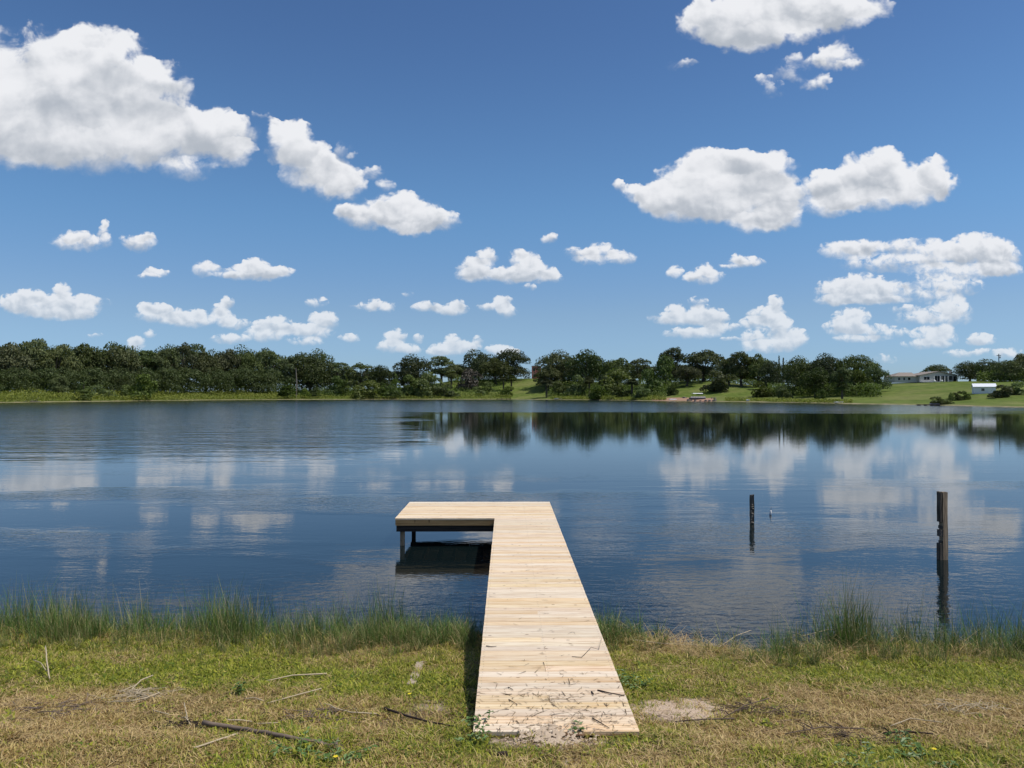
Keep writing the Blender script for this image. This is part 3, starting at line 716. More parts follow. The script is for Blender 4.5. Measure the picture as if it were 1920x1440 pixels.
T = [
 # px, top, width, b, kind, label, group
 (-60,645,95,46,'oak','broad dark oak just outside the left edge of the picture',GL),
 (16,645,74,42,'oak','moss-grey oak cut by the left edge of the picture',GL),
 (60,637,66,50,'oak','tall ragged oak whose twin tufts rise highest at the far left',GL),
 (112,648,74,42,'oak','wide oak behind the small dark shrub at the left waterline',GL),
 (168,647,78,48,'oak','dark oak directly above the low cypress on the left bank',GL),
 (222,653,70,40,'oak','round-shouldered oak right of the low cypress on the left bank',GL),
 (272,658,60,46,'airy','loose oak behind the dark shrub with the bright weeds beside it',GL),
 (308,655,58,40,'oak','mid-height oak left of the oak with the bare pale trunks',GL),
 (343,644,56,44,'airy','tall flat-topped oak on bare pale trunks in the left wood',GL),
 (388,661,58,42,'oak','dark oak just right of the flat-topped oak in the left wood',GL),
 (425,657,58,46,'oak','oak with a lifted tuft above the bright grass of the left shore',GL),
 (462,662,56,42,'oak','oak at the right end of the closed left wood',GL),
 (505,658,62,44,'airy','airy oak with sky showing through, left of the dead trunk',GL),
 (545,668,46,40,'airy','thin oak behind the dead standing trunk',GL),
 (582,664,80,40,'dense','big dense round oak just right of the dead standing trunk',GL),
 (636,680,58,46,'airy','flat airy oak behind the small pointed cypress',GL),
 (678,681,56,44,'airy','low airy oak with a gap of sky at its left foot',GL),
 (714,686,44,42,'dense','small round oak at the sky gap left of the middle slope',GL),
 (775,667,66,52,'dense','dense dark domed oak just right of the sky gap',GC),
 (828,668,54,64,'airy','open-crowned oak standing on its own stem behind the grey bare shrub',GC),
 (858,684,44,84,'oak','low oak between the open-crowned oak and the dark pair',GC),
 (897,657,60,84,'dense','tall dark round oak, left one of the dark pair left of the red house',GC),
 (958,656,74,84,'dense','wide dark oak overhanging the lawn left of the red house',GC),
 (930,672,62,66,'oak','grey mossy oak in front of the dark pair left of the red house',GC),
 (1046,659,68,60,'dense','domed oak just right of the red house and the mast',GC),
 (1030,690,50,44,'oak','low dark oak below the mast, behind the cabbage palm',GC),
 (1103,658,84,58,'dense','largest dark oak in the middle of the far shore',GC),
 (1162,673,56,56,'oak','lower oak right of the largest dark middle oak',GC),
 (1201,672,52,60,'airy','airy pale oak showing sky, in the middle of the right wood',GC),
 (1150,692,60,30,'bush','tall leafy thicket at the foot of the middle oaks',None),
 (1232,668,56,36,'bush','tall leaning bright-green tree at the edge of the red earth ramp',None),
 (1258,653,54,68,'oak','tallest grey-green oak above the red earth ramp',GR),
 (1288,685,50,52,'oak','soft grey-green oak left of the small lawn clearing',GR),
 (1320,657,74,72,'oak','broad pale grey oak behind the small lawn clearing',GR),
 (1368,672,48,62,'oak','narrow oak between the broad grey oak and the right wood',GR),
 (1391,661,60,64,'oak','domed oak above the round bright bush by the ramp',GR),
 (1422,665,50,66,'oak','oak left of the two pointed conifers',GR),
 (1446,678,44,58,'dense','low dark oak at the foot of the pointed conifers',GR),
 (1350,697,56,36,'bush','round bright-green bush-tree on the bank right of the ramp',None),
 (1462,667,6,86,'spire','taller of two thin pointed conifers above the right wood',None),
 (1470,671,6,84,'spire','shorter of two thin pointed conifers above the right wood',None),
 (1502,670,62,44,'dense','dark oak beside the white car, left end of the right grove',GR),
 (1548,664,72,54,'dense','tall dome in the middle of the right grove',GR),
 (1608,667,84,58,'dense','wide dome at the lawn end of the right grove',GR),
 (1642,684,44,52,'dense','last low oak sloping down to the open lawn',GR),
 (1530,690,52,34,'dense','front oak low in the right grove above the palmetto shore',GR),
 (1584,690,44,40,'oak','small grey-green oak in front of the right grove',GR),
 (1620,694,36,42,'bush','short bush at the lawn edge of the right grove',None),
 (1760,684,52,150,'dense','dark oak showing behind the roof of the long pale house',GR),
 (1822,678,54,118,'dense','round oak just right of the long pale house',GR),
 (1862,674,58,112,'dense','dark oak behind the white shed and the utility pole',GR),
 (1898,676,54,104,'dense','oak right of the utility pole',GR),
 (1925,664,54,108,'oak','tall oak cut by the right edge of the picture',GR),
 (2010,668,80,100,'dense','dark oak beyond the right edge of the picture',GR),
 # small growth near the waterline
 (160,716,34,5,'cypress','low spreading cypress standing at the left waterline',None),
 (112,706,36,16,'oak','small grey oak leaning over the weeds on the left bank',None),
 (195,722,44,12,'bush','dark rounded shrub right of the low left cypress',None),
 (268,703,54,8,'bush','tall grey-brown shrub touching the water on the left shore',None),
 (240,722,28,14,'bush','green shrub between the dark shrub and the grey-brown shrub',None),
 (540,712,32,8,'cypress','light green young cypress left of the dead trunk',None),
 (592,721,20,8,'cypress','small light green cypress right of the dead trunk',None),
 (574,728,20,7,'bush','knee-high shrub between the dead trunk and the small cypress',None),
 (648,698,15,16,'cypress','narrow pointed cypress in front of the flat airy oak',None),
 (630,706,38,22,'bush','dull green shrub left of the narrow pointed cypress',None),
 (687,714,52,8,'bush','bright green shrub overhanging the water right of the pointed cypress',None),
 (718,718,30,10,'cypress','short cypress between the bright shrub and the sky gap',None),
 (741,698,22,26,'cypress','pointed cypress exactly under the sky gap',None),
 (740,722,36,8,'bush','leafy shrub on the water under the sky gap',None),
 (770,704,48,14,'bush','big mixed green shrub below the dense domed oak',None),
 (802,698,46,14,'bush','dark green shrub on the bank below the domed oak, right one',None),
 (846,697,22,46,'palm','lone cabbage palm left of the grey bare shrub',None),
 (880,692,44,44,'greybush','grey leafless shrub on the middle slope',None),
 (905,716,36,26,'bush','scrubby green bush below the grey leafless shrub',None),
 (838,722,44,12,'bush','low weed-grown bush on the bank under the lone palm',None),
 (944,706,20,40,'palm','left one of two low palms at the edge of the lawn',None),
 (959,704,24,40,'palm','right one of two low palms at the edge of the lawn',None),
 (950,724,26,18,'bush','dark bush at the lower left corner of the hillside lawn',None),
 (1025,711,26,12,'palm','round-headed cabbage palm standing on the hillside lawn by the water',None),
 (1056,714,34,26,'bush','dark shrub right of the round-headed cabbage palm',None),
 (1085,704,46,24,'bush','tangled shrub under the domed oak right of the red house',None),
 (1122,724,42,6,'bush','rounded shrub at the waterline below the largest middle oak',None),
 (1105,706,22,22,'palm','small palm among the shrubs below the largest middle oak',None),
 (1132,702,24,22,'palm','palm with spread fans below the lower middle oak',None),
 (1185,711,30,20,'palm','broad palm in the shade left of the bright leaning tree',None),
 (1168,724,36,14,'bush','dark undergrowth shrub left of the broad shaded palm',None),
 (1204,726,36,10,'bush','low shrub left of the red earth ramp',None),
 (1262,716,22,26,'bush','small shrub where the clearing meets the red earth ramp',None),
 (1432,716,40,26,'bush','round shrub on the sloping bank below the pointed conifers',None),
 (1470,724,30,22,'bush','low bush below the white car',None),
 (1581,718,28,14,'palm','stemless fan palm bush by the white board at the shore',None),
 (1540,730,22,14,'bush','small bush left of the fan palm bush',None),
 (1768,744,38,4,'bush','scrubby bush behind the dark floating dock',None),
 (1800,734,18,24,'bush','left one of the garden bushes beside the white shed',None),
 (1814,733,15,26,'bush','garden bush nearest to the white shed',None),
 (1786,736,15,22,'bush','outermost small garden bush left of the white shed',None),
 (1882,722,40,34,'bush','dark bush right of the white shed',None),
 (1906,716,40,44,'bush','hedge-like bush at the right edge behind the white shed',None),
]
for t in T:
    tree(*t)

# the wood behind the front row reads as one dark mass
def merged(kindlist, spots):
    V = []; Fc = []; off = 0
    for i, (px, top, wpx, b) in enumerate(spots):
        x, y, z = far_pt(px, b)
        cm, tm, W0, H0 = PROTO[kindlist[i % len(kindlist)]][i % 3 % len(PROTO[kindlist[i % len(kindlist)]])]
        n = len(cm.vertices); co = np.empty(n * 3, np.float32); cm.vertices.foreach_get('co', co); co = co.reshape(-1, 4, 3)
        co = co[np.random.default_rng(i).random(len(co)) < .55]
        a = random.uniform(0, 6.28); s = wpx / 1440 * y / W0; sz = (z_at(top, y) - z) / H0
        X = (co[..., 0] * math.cos(a) - co[..., 1] * math.sin(a)) * s + x; Y = (co[..., 0] * math.sin(a) + co[..., 1] * math.cos(a)) * s + y
        V.append(np.stack([X, Y, co[..., 2] * sz + z], -1).reshape(-1, 3)); Fc.append(np.arange(len(co) * 4).reshape(-1, 4) + off); off += len(co) * 4
    return np.concatenate(V), np.concatenate(Fc)
spots = [(px, 652 + 8 * math.sin(px * .05) + max(0, px - 350) * .05, 74, 75) for px in range(-120, 610, 34)]
spots += [(px, 690, 60, 30) for px in range(-100, 500, 46)]
spots += [(px, 655 + 6 * math.sin(px * .04), 90, 62 + 16 * math.sin(px)) for px in range(-1500, -120, 58)]
v, f = merged(['oak', 'dense'], spots)
o = link('woodland', mesh_np('woodland', v, f, L_oak)); tag(o, 'dark mass of the wood behind the front oaks on the left shore', 'woodland', kind='stuff')
spots = [(600 + 40 * k, 694, 62, 72) for k in range(5)] + [(px, 684, 66, 105) for px in (860, 900, 1040, 1080, 1120, 1160, 1200, 1240, 1290, 1330, 1380, 1430, 1480, 1520)] + [(px, 690, 66, 88) for px in (1530, 1575)] + [(px, 688, 60, 150) for px in (1850, 1900, 1950, 2000)] + [(px, 672 + 5 * math.sin(px), 90, 105) for px in range(2050, 3300, 64)]
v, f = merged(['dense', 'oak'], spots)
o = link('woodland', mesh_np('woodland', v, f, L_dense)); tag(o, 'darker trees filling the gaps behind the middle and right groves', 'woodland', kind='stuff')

# tall weeds and undergrowth along the far waterline
r = np.random.default_rng(5)
def strip(n, lo, hi, b0, b1, hmax, size, keep=None):
    px = r.uniform(lo, hi, n); b = b0 + (b1 - b0) * r.random(n) ** 1.4
    u = uX(px); D = np.interp(u, SH_U, SH_D) + b * np.sqrt(1 + (u * .6) ** 2)
    x = D * u; z = ground_z(x, D)
    clump = 0.5 + 0.5 * vnoise(x, D, .16, 9)
    h = hmax * (0.25 + clump) * r.random(n)
    c = np.stack([x, D, z + h], 1)
    return cards(c, np.tile([0, -.3, .8], (n, 1)), size, r, .8)
v1, f1_ = strip(20000, -60, 520, 1.5, 30, 3.2, .55)
v2, f2_ = strip(9000, 500, 960, 2, 24, 2.2, .5)
v3, f3_ = strip(6500, 1035, 1250, 2, 14, 1.6, .45)
v4, f4_ = strip(6000, 1360, 1600, 2, 16, 1.0, .4)
v = np.concatenate([v1, v2, v3, v4]); f = np.arange(len(v)).reshape(-1, 4)
o = link('shore_weeds', mesh_np('shore_weeds', v, f, L_weed)); tag(o, 'tall bright weeds and scrub along the far waterline', 'weeds', kind='stuff')
v, f = strip(16000, 560, 1250, 10, 60, 3.4, .6)
va, _ = strip(26000, -80, 560, 30, 66, 6.5, .7); vb, _ = strip(9000, 1030, 1260, 24, 70, 6.5, .7); vc, _ = strip(9000, 1440, 1655, 34, 62, 5.5, .65); vd, _ = strip(5000, 1835, 2000, 100, 120, 5.0, .6); ve, _ = strip(6000, 840, 952, 62, 96, 5.5, .6); vf, _ = strip(7000, 1262, 1445, 74, 92, 5.5, .6); vg, _ = strip(6000, 560, 750, 30, 60, 5.0, .6)
v = np.concatenate([v, va, vb, vc, vd, ve, vf, vg])
sel = np.repeat(~((v[::4, 0] / v[::4, 1] > uX(955)) & (v[::4, 0] / v[::4, 1] < uX(1022))), 4); v = v[sel]; f = np.arange(len(v)).reshape(-1, 4)
o = link('undergrowth', mesh_np('undergrowth', v, f, L_bush)); tag(o, 'dull green undergrowth under the trees of the middle shore', 'undergrowth', kind='stuff')

# ---- dead trunk, mast, utility pole
x, y, z = far_pt(556, 10)
mb = MB(); h = z_at(690, y) - z
mb.tube([(0, 0, -.5), (.3, 0, h * .5), (-.2, 0, h)], [.42, .34, .22], 7)
tag(mb.build('dead_tree', M_barkpale, None, (x, y, z)), 'bare pole-like dead trunk standing at the left-middle shore', 'dead tree')
x, y, z = far_pt(1012, 95)
rt = empty('antenna_mast', (x, y, z)); tag(rt, 'thin antenna mast beside the red house', 'mast'); h = z_at(669, y) - z
mb = MB(); mb.tube([(0, 0, 0), (0, 0, h)], [.16, .12], 6); mb.build('pole', simple_mat('dull_steel', (.12, .12, .13)), rt)
mb = MB(); mb.box(-.6, .6, -.05, .05, h * .93, h * .95); mb.box(-.4, .4, -.05, .05, h * .97, h * .985); mb.build('crossbar', bpy.data.materials['dull_steel'], rt)
x, y, z = far_pt(1877, 122)
rt = empty('utility_pole', (x, y, z)); tag(rt, 'wooden utility pole rising out of the trees at the far right', 'utility pole'); h = z_at(663, y) - z
mb = MB(); mb.tube([(0, 0, -.3), (0, 0, h)], [.22, .16], 7); mb.build('pole', M_bark, rt)
mb = MB(); mb.box(-.9, .9, -.07, .07, h * .93, h * .95); mb.build('crossarm', M_bark, rt)
mb = MB(); mb.tube([(.35, -.25, h * .84), (.35, -.25, h * .90)], .2, 8); mb.build('transformer', bpy.data.materials['dull_steel'], rt)

# ---- buildings
def wall_mat(name, col): return simple_mat(name, col, .85, .08, .8, 0, .2)
M_hwall = wall_mat('pale_render', (.50, .49, .46)); M_roof = simple_mat('grey_brown_shingle', (.26, .22, .185), .9, .18, 3.0)
M_white = wall_mat('white_trim', (.78, .78, .76)); M_glass = new_mat('dark_glass'); M_glass[2].inputs['Base Color'].default_value = (.02, .025, .03, 1); M_glass[2].inputs['Roughness'].default_value = .08; M_glass = M_glass[0]
M_shed = wall_mat('white_siding', (.72, .73, .75)); M_metal = simple_mat('white_metal_roof', (.80, .82, .84), .45, .06, 1.0)
M_red = wall_mat('red_stucco', (.60, .20, .16)); M_redtrim = wall_mat('grey_trim', (.42, .38, .36))

def gable(mb, x0, x1, y0, y1, ze, zr, t=.18, ov=.5):
    """roof with its ridge running along y (gable end faces the lake)"""
    xm = (x0 + x1) / 2
    for s, xa in ((1, x0 - ov), (-1, x1 + ov)):
        sl = (zr - ze) / ((x1 - x0) / 2); zl = ze - ov * sl
        mb.add([(xa, y0 - ov, zl), (xm, y0 - ov, zr), (xm, y1 + ov, zr), (xa, y1 + ov, zl), (xa, y0 - ov, zl + t), (xm, y0 - ov, zr + t), (xm, y1 + ov, zr + t), (xa, y1 + ov, zl + t)],
               [(0, 1, 2, 3), (4, 7, 6, 5), (0, 4, 5, 1), (3, 2, 6, 7), (0, 3, 7, 4), (1, 5, 6, 2)])
def window(parent, x0, x1, z0, z1, y, nm='window', bars=0, frame=None, pane=None):
    """frame standing 4 cm proud of the wall at y, dark pane inside it, glazing bars"""
    fr = MB(); t = .09
    fr.box(x0 - t, x0, y - .06, y, z0 - t, z1 + t); fr.box(x1, x1 + t, y - .06, y, z0 - t, z1 + t)
    fr.box(x0, x1, y - .06, y, z0 - t, z0); fr.box(x0, x1, y - .06, y, z1, z1 + t)
    for k in range(bars):
        xx = x0 + (x1 - x0) * (k + 1) / (bars + 1); fr.box(xx - .03, xx + .03, y - .055, y - .01, z0, z1)
    w = fr.build(nm, frame or M_white, parent)
    g = MB(); g.box(x0, x1, y - .03, y + .02, z0, z1); g.build('pane', pane or M_glass, w)
    return w
# long pale house on the lawn
Dh = Dsh(1745) + 112; sc_ = Dh / 1440.0
xh = lambda px: (px - 1763) * sc_
gx0 = Dh * uX(1763); zh = gz(gx0, Dh) - .1
H = empty('house', (gx0, Dh, zh)); tag(H, 'long low pale house with grey-brown roof at the top of the right-hand lawn', 'house')
x0, x1 = xh(1727), xh(1798); ze, zr = 2.9, 4.5; dpt = 12
mb = MB(); mb.prism([(x0, 0), (x1, 0), (x1, ze), ((x0 + x1) / 2, zr - .03), (x0, ze)], 'y', 0, dpt); mb.build('gable_wall', M_hwall, H)
mb = MB(); gable(mb, x0, x1, 0, dpt, ze, zr); rf = mb.build('main_roof', M_roof, H)
mb = MB(); mb.box(x1 - 1.3, x1 - .5, 3, 3.8, 3.2, 5.0); mb.build('chimney', M_hwall, rf)
lx0 = xh(1684)
mb = MB(); mb.box(lx0, x0, 1.8, dpt - 1, 0, 2.6); mb.build('wing_wall', M_hwall, H)
mb = MB(); a, b_, c, d = lx0 - .5, x0 + .0, 1.2, dpt - .4; zt = 4.3
mb.add([(a, c, 2.55), (b_, c, 2.55), (b_, d, 2.55), (a, d, 2.55), (a + 4.6, (c + d) / 2, zt), (b_, (c + d) / 2, zt)], [(0, 1, 5, 4), (2, 3, 4, 5), (3, 0, 4), (1, 2, 5), (0, 3, 2, 1)]); mb.build('wing_roof', M_roof, H)
window(H, xh(1735), xh(1746), 1.0, 2.3, -.003, bars=1)
for (a, b_) in ((1755.5, 1765), (1767.5, 1773), (1775, 1779.5)): window(H, xh(a), xh(b_), .25, 2.75, -.003, 'glass_door', bars=1)
window(H, xh(1781.5), xh(1789), .9, 2.7, -.003, bars=2)
window(H, xh(1790.5), xh(1796), .25, 2.6, -.003, 'glass_door')
for (a, b_) in ((1690, 1695), (1700, 1704), (1709, 1714)): window(H, xh(a), xh(b_), .9, 2.1, 1.797)
mb = MB(); mb.box(x0 - .3, x1 + .3, -1.9, -.05, 0, .16); mb.build('terrace', M_white, H)
for px in (1754, 1766.2, 1774, 1780.4, 1797.3):
    mb = MB(); xx = xh(px); mb.box(xx - .13, xx + .13, -.42, -.1, .16, ze - .25); mb.build('column', M_white, H)
for px, lab in ((1749, 'white round planter left of the glass doors of the pale house'), (1762, 'white round planter in front of the glass doors of the pale house')):
    mb = MB(); mb.tube([(0, 0, 0), (0, 0, .12), (0, 0, .45), (0, 0, .75), (0, 0, .85)], [.2, .42, .55, .42, .2], 12)
    tag(mb.build('planter', M_white, None, (Dh * uX(px), Dh - 2.6, gz(Dh * uX(px), Dh - 2.6)), smooth=True), lab, 'planter')
# white shed nearer the water
xs_, ys2, zs2 = far_pt(1850, 46)
S = empty('shed', (xs_, ys2, zs2 - .1), R(-24)); tag(S, 'small white shed with a shiny pale gable roof on the right-hand lawn', 'shed')
wdt = 39 / 1440 * ys2; a = wdt * .46; bdp = wdt * .62; ze, zr = 2.25, 3.15
mb = MB(); mb.prism([(0, 0), (bdp, 0), (bdp, ze), (bdp / 2, zr - .03), (0, ze)], 'x', -a, a); mb.build('wall', M_shed, S)
mb = MB()
for s in (0, 1):
    y0_ = -.3 if s == 0 else bdp + .3; sl = (zr - ze) / (bdp / 2); zl = ze - .3 * sl
    mb.add([(-a - .25, y0_, zl), (a + .25, y0_, zl), (a + .25, bdp / 2, zr), (-a - .25, bdp / 2, zr), (-a - .25, y0_, zl + .1), (a + .25, y0_, zl + .1), (a + .25, bdp / 2, zr + .1), (-a - .25, bdp / 2, zr + .1)],
           [(0, 3, 2, 1), (4, 5, 6, 7), (0, 1, 5, 4), (0, 4, 7, 3), (1, 2, 6, 5)])
mb.build('roof', M_metal, S)
window(S, -.9, -.1, .9, 1.7, -.003, bars=1)
mb = MB(); mb.box(a * .3, a * .3 + 1.0, -.04, 0, .05, 2.0); dd = mb.build('door', M_white, S)
mb = MB(); mb.box(a * .3 + .85, a * .3 + .91, -.09, -.04, .95, 1.1); mb.build('handle', M_glass, dd)
# red house on the hill
Dr = Dsh(1005) + 118; xr = Dr * uX(1006.5); zr0 = gz(xr, Dr)
RH = empty('house', (xr, Dr, zr0)); tag(RH, 'red two-storey house seen between the trees on the middle hill', 'house')
wr = 17.5 / 1440 * Dr; hr = z_at(687, Dr) - zr0
mb = MB(); mb.box(-wr / 2, wr / 2, 0, 8, 0, hr); mb.build('wall', M_red, RH)
mb = MB(); mb.box(-wr / 2 - .25, wr / 2 + .25, -.25, 8.25, hr, hr + .45); mb.build('parapet', M_redtrim, RH)
mb = MB(); mb.box(-wr / 2 - .06, wr / 2 + .06, -.1, -.003, hr * .44, hr * .44 + .3); mb.build('string_course', M_redtrim, RH)
for q in (-.28, .24):
    window(RH, wr * q - .7, wr * q + .7, hr * .62, hr * .86, -.003, frame=M_redtrim)
    window(RH, wr * q - .7, wr * q + .7, hr * .14, hr * .36, -.003, frame=M_redtrim)
# ---- things along the far waterline
M_wht = simple_mat('white_gelcoat', (.78, .79, .80), .35, .05, 2.0)
def boat(px, b, L, rz, label, cat='boat', name='rowing_boat'):
    x, y, z = far_pt(px, b)
    rt = empty(name, (x, y, z + .02), rz); tag(rt, label, cat)
    n = 9; vs = []; fs = []
    for i in range(n):
        t = i / (n - 1); w = .62 * (1 - max(0, (t - .45) / .55) ** 2.2) ; w = max(w, .04); xx = (t - .5) * L
        vs += [(xx, -w, .48 + .1 * t), (xx, -w * .75, .08), (xx, 0, .0), (xx, w * .75, .08), (xx, w, .48 + .1 * t)]
    for i in range(n - 1):
        for k in range(4): fs.append((i * 5 + k, i * 5 + k + 1, i * 5 + k + 6, i * 5 + k + 5))
    fs.append((0, 1, 2, 3, 4))
    mb = MB(); mb.add(vs, fs); mb.build('hull', M_wht, rt)
    for t in (.25, .55):
        mb = MB(); mb.box((t - .5) * L - .12, (t - .5) * L + .12, -.5, .5, .34, .38); mb.build('seat', M_white, rt)
boat(1047, 3, 4.2, .25, 'small white boat pulled up on the grass right of the cabbage palm')
boat(1405, 3.5, 3.6, 1.0, 'small white boat on the shore right of the round bright bush')
x, y, z = far_pt(1577, 3.5)
mb = MB(); mb.box(-1.9, 1.9, -.7, .7, 0, .12, .03); mb.box(-1.7, 1.7, -.1, .1, .12, .2)
tag(mb.build('paddle_board', M_wht, None, (x, y, z + .05), .2), 'long white board lying on the shore below the fan palm bush', 'board')
# canopied pontoon and the stone landing at the red ramp
M_stone = simple_mat('grey_stone', (.20, .17, .15), .9, .4, 2.0, .03)
M_earth = simple_mat('red_earth', (.34, .20, .13), .95, .25, .6)
x, y, z = far_pt(1308, 9)
rt = empty('pontoon_boat', (x, y, z + .1), .05); tag(rt, 'pontoon boat under a white canopy on the red earth ramp', 'boat')
mb = MB(); mb.box(-3.2, 3.2, -1.2, 1.2, .55, .75, .04); mb.build('deck', simple_mat('dark_blue_vinyl', (.07, .07, .11)), rt)
for s in (-1, 1): mb = MB(); mb.tube([(-3.3, s * .85, .3), (2.6, s * .85, .3), (3.3, s * .85, .45)], [.3, .3, .08], 10); mb.build('pontoon', bpy.data.materials['dull_steel'], rt)
for sx in (-1.8, 1.8):
    for sy in (-1.05, 1.05): mb = MB(); mb.tube([(sx, sy, .75), (sx, sy, 2.5)], .05, 6); mb.build('canopy_post', bpy.data.materials['dull_steel'], rt)
mb = MB(); mb.prism([(-1.3, 2.45), (1.3, 2.45), (1.1, 2.62), (0, 2.72), (-1.1, 2.62)], 'x', -2.1, 2.1); mb.build('canopy', M_wht, rt)
mb = MB(); [mb.box(-3.1 + k * 1.05, -2.15 + k * 1.05, -1.19, -1.12, .75, 1.25) for k in range(6)]; mb.build('rail_panel', M_white, rt)
V = []; Fc = []
pxs = np.linspace(1222, 1338, 36); bs = np.linspace(0.2, 15, 10)
for bb in bs:
    for p in pxs:
        e = min(1, (p - 1222) / 22, (1338 - p) / 22); x, y, z = far_pt(float(p), float(bb)); V.append((x, y, z + .02 + .10 * max(0, e) * min(1, bb / 2)))
for i in range(9):
    for j in range(35): a = i * 36 + j; Fc.append((a, a + 1, a + 37, a + 36))
tag(link('earth_ramp', mesh_np('earth_ramp', V, Fc, M_earth)), kind='structure')
r = random.Random(4)
for k in range(34):
    px = r.uniform(1282, 1336) if k < 24 else r.uniform(1336, 1345); b_ = r.choice([1.2, 1.2, 13.5]) + r.uniform(-.4, .4); x, y, z = far_pt(px, b_)
    mb = MB(); s = r.uniform(.35, .75); n = 7
    lo = [(math.cos(i * 6.28 / n) * s * r.uniform(.8, 1.1), math.sin(i * 6.28 / n) * s * .8, -.1) for i in range(n)]
    hi = [(p[0] * r.uniform(.5, .8), p[1] * .7, s * r.uniform(.7, 1.0)) for p in lo]
    mb.add(lo + hi, [tuple(range(n, 2 * n))] + [(i, (i + 1) % n, (i + 1) % n + n, i + n) for i in range(n)])
    up = b_ > 8
    tag(mb.build('boulder', M_stone, None, (x, y, z)), 'one of the dark stones in the row behind the canopied pontoon boat' if up else 'one of the dark stones in the row along the water before the pontoon boat', 'stone', 'upper row of stones at the red earth ramp' if up else 'lower row of stones at the red earth ramp')
x, y, z = far_pt(1262, 4)
mb = MB(); mb.box(-1.6, 1.6, -.5, .5, 0, .35, .05); mb.box(-1.2, 1.2, -.3, .3, .35, .5)
tag(mb.build('kayak_rack', M_wht, None, (x, y, z + .05), .1), 'low white rack on the left side of the red earth ramp', 'rack')
# white car far behind, left of the right grove
x, y, z = far_pt(1462, 66); cz = z_at(716, y)
rt = empty('parked_car', (x, y, max(z, cz - .2)), .1); tag(rt, 'white car parked between the trees left of the right grove', 'car')
mb = MB(); mb.prism([(-2.3, .35), (2.3, .35), (2.35, .8), (1.5, .98), (-2.25, 1.02), (-2.4, .7)], 'y', -.85, .85); mb.build('body', M_wht, rt)
mb = MB(); mb.prism([(-1.9, 1.0), (1.2, .98), (.5, 1.48), (-1.4, 1.5)], 'y', -.72, .72); cb = mb.build('cabin', M_glass, rt)
mb = MB(); mb.prism([(-1.35, 1.5), (.48, 1.48), (.4, 1.54), (-1.3, 1.56)], 'y', -.7, .7); mb.build('roof_panel', M_wht, cb)
for sx in (-1.45, 1.45):
    for sy in (-.86, .70): mb = MB(); mb.tube([(sx, sy, .33), (sx, sy + .16, .33)], .33, 14); mb.build('wheel', M_glass, rt)
# dark floating dock at the right shore
x, y, z = far_pt(1750, -1.5)
rt = empty('floating_dock', (x, y, .0), -.05); tag(rt, 'low dark floating dock at the right shore below the scrubby bush', 'dock')
L = 60 / 1440 * y
mb = MB(); mb.box(-L * .45, L * .25, -.9, .9, .18, .3, .02); mb.build('deck', M_dark, rt)
for k in range(4): mb = MB(); xx = -L * .4 + k * L * .2; mb.tube([(xx, -.7, .06), (xx, .7, .06)], .16, 8); mb.build('float', M_pile_dark, rt)
mb = MB(); mb.prism([(-.6, .3), (1.6, .3), (1.9, .55), (-.3, .6)], 'y', -.45, .45); mb.build('gangway', bpy.data.materials['dull_steel'], rt)
x, y, z = far_pt(948, 0)
rt = empty('small_dock', (x, y, 0)); tag(rt, 'tiny dark dock at the foot of the hillside lawn', 'dock')
mb = MB(); mb.box(-5, 3, -1, .6, .45, .6); mb.build('deck', M_dark, rt)
for xx in (-4.6, -2, .5, 2.7): mb = MB(); mb.box(xx - .1, xx + .1, -.95, -.75, -.6, .8); mb.build('post', M_dark, rt)
x, y, z = far_pt(62, 1.2)
mb = MB(); mb.tube([(-3.2, 0, .15), (-1, .2, .3), (1.8, 0, .35), (3.4, .3, .2)], [.22, .2, .16, .05], 7); mb.tube([(1.2, 0, .35), (2.4, -.2, 1.3), (3.0, 0, 1.9)], [.1, .07, .03], 5); mb.tube([(.2, 0, .35), (.6, .3, 1.1)], [.08, .03], 5)
tag(mb.build('fallen_branch', M_barkpale, None, (x, y, z)), 'pale fallen branch at the waterline of the left shore', 'branch')

# ------------------------------------------------------------------ dock
DX0, DX1, DY0, DY1, DZ = -0.262, 1.02, 5.95, 18.44, 0.60
LX0, LY0 = -2.34, 16.07
dock = empty('dock', ((DX0 + DX1) / 2, DY0, 0)); tag(dock, 'new pale wooden dock with an arm to the left at its far end', 'dock')
ox, oy = (DX0 + DX1) / 2, DY0
def plank_mesh(x0, x1, wd, seed):
    """one board: chamfered, very slightly bowed and cupped"""
    r = random.Random(seed); n = 7; th = .036; b = .006; bow = r.uniform(-.0025, .0025)
    vs = []; fs = []
    for i in range(n):
        t = i / (n - 1); x = x0 + (x1 - x0) * t; dy = bow * math.sin(t * math.pi) + r.uniform(-.0006, .0006); dz = r.uniform(-.0008, .0008)
        vs += [(x, dy, -th), (x, dy, -b), (x, dy + b, dz), (x, dy + wd - b, dz), (x, dy + wd, -b), (x, dy + wd, -th)]
    for i in range(n - 1):
        for k in range(6): fs.append((i * 6 + k, i * 6 + (k + 1) % 6, i * 6 + 6 + (k + 1) % 6, i * 6 + 6 + k))
    fs += [tuple(range(5, -1, -1)), tuple(range((n - 1) * 6, n * 6))]
    mb = MB(); mb.add(vs, fs); return mb.mesh('plank', M_deck)
BW, GAP = 0.1345, 0.0083
rnd = random.Random(3)
short = [plank_mesh(DX0 - ox, DX1 - ox, BW, k) for k in range(6)]
long_p = [plank_mesh(LX0 - ox, DX1 - ox, BW, 10 + k) for k in range(4)]
spl = [(plank_mesh(DX0 - ox, -.02, BW, 20 + k), plank_mesh(-.017, DX1 - ox, BW, 30 + k)) for k in range(2)]
y = DY0; i = 0
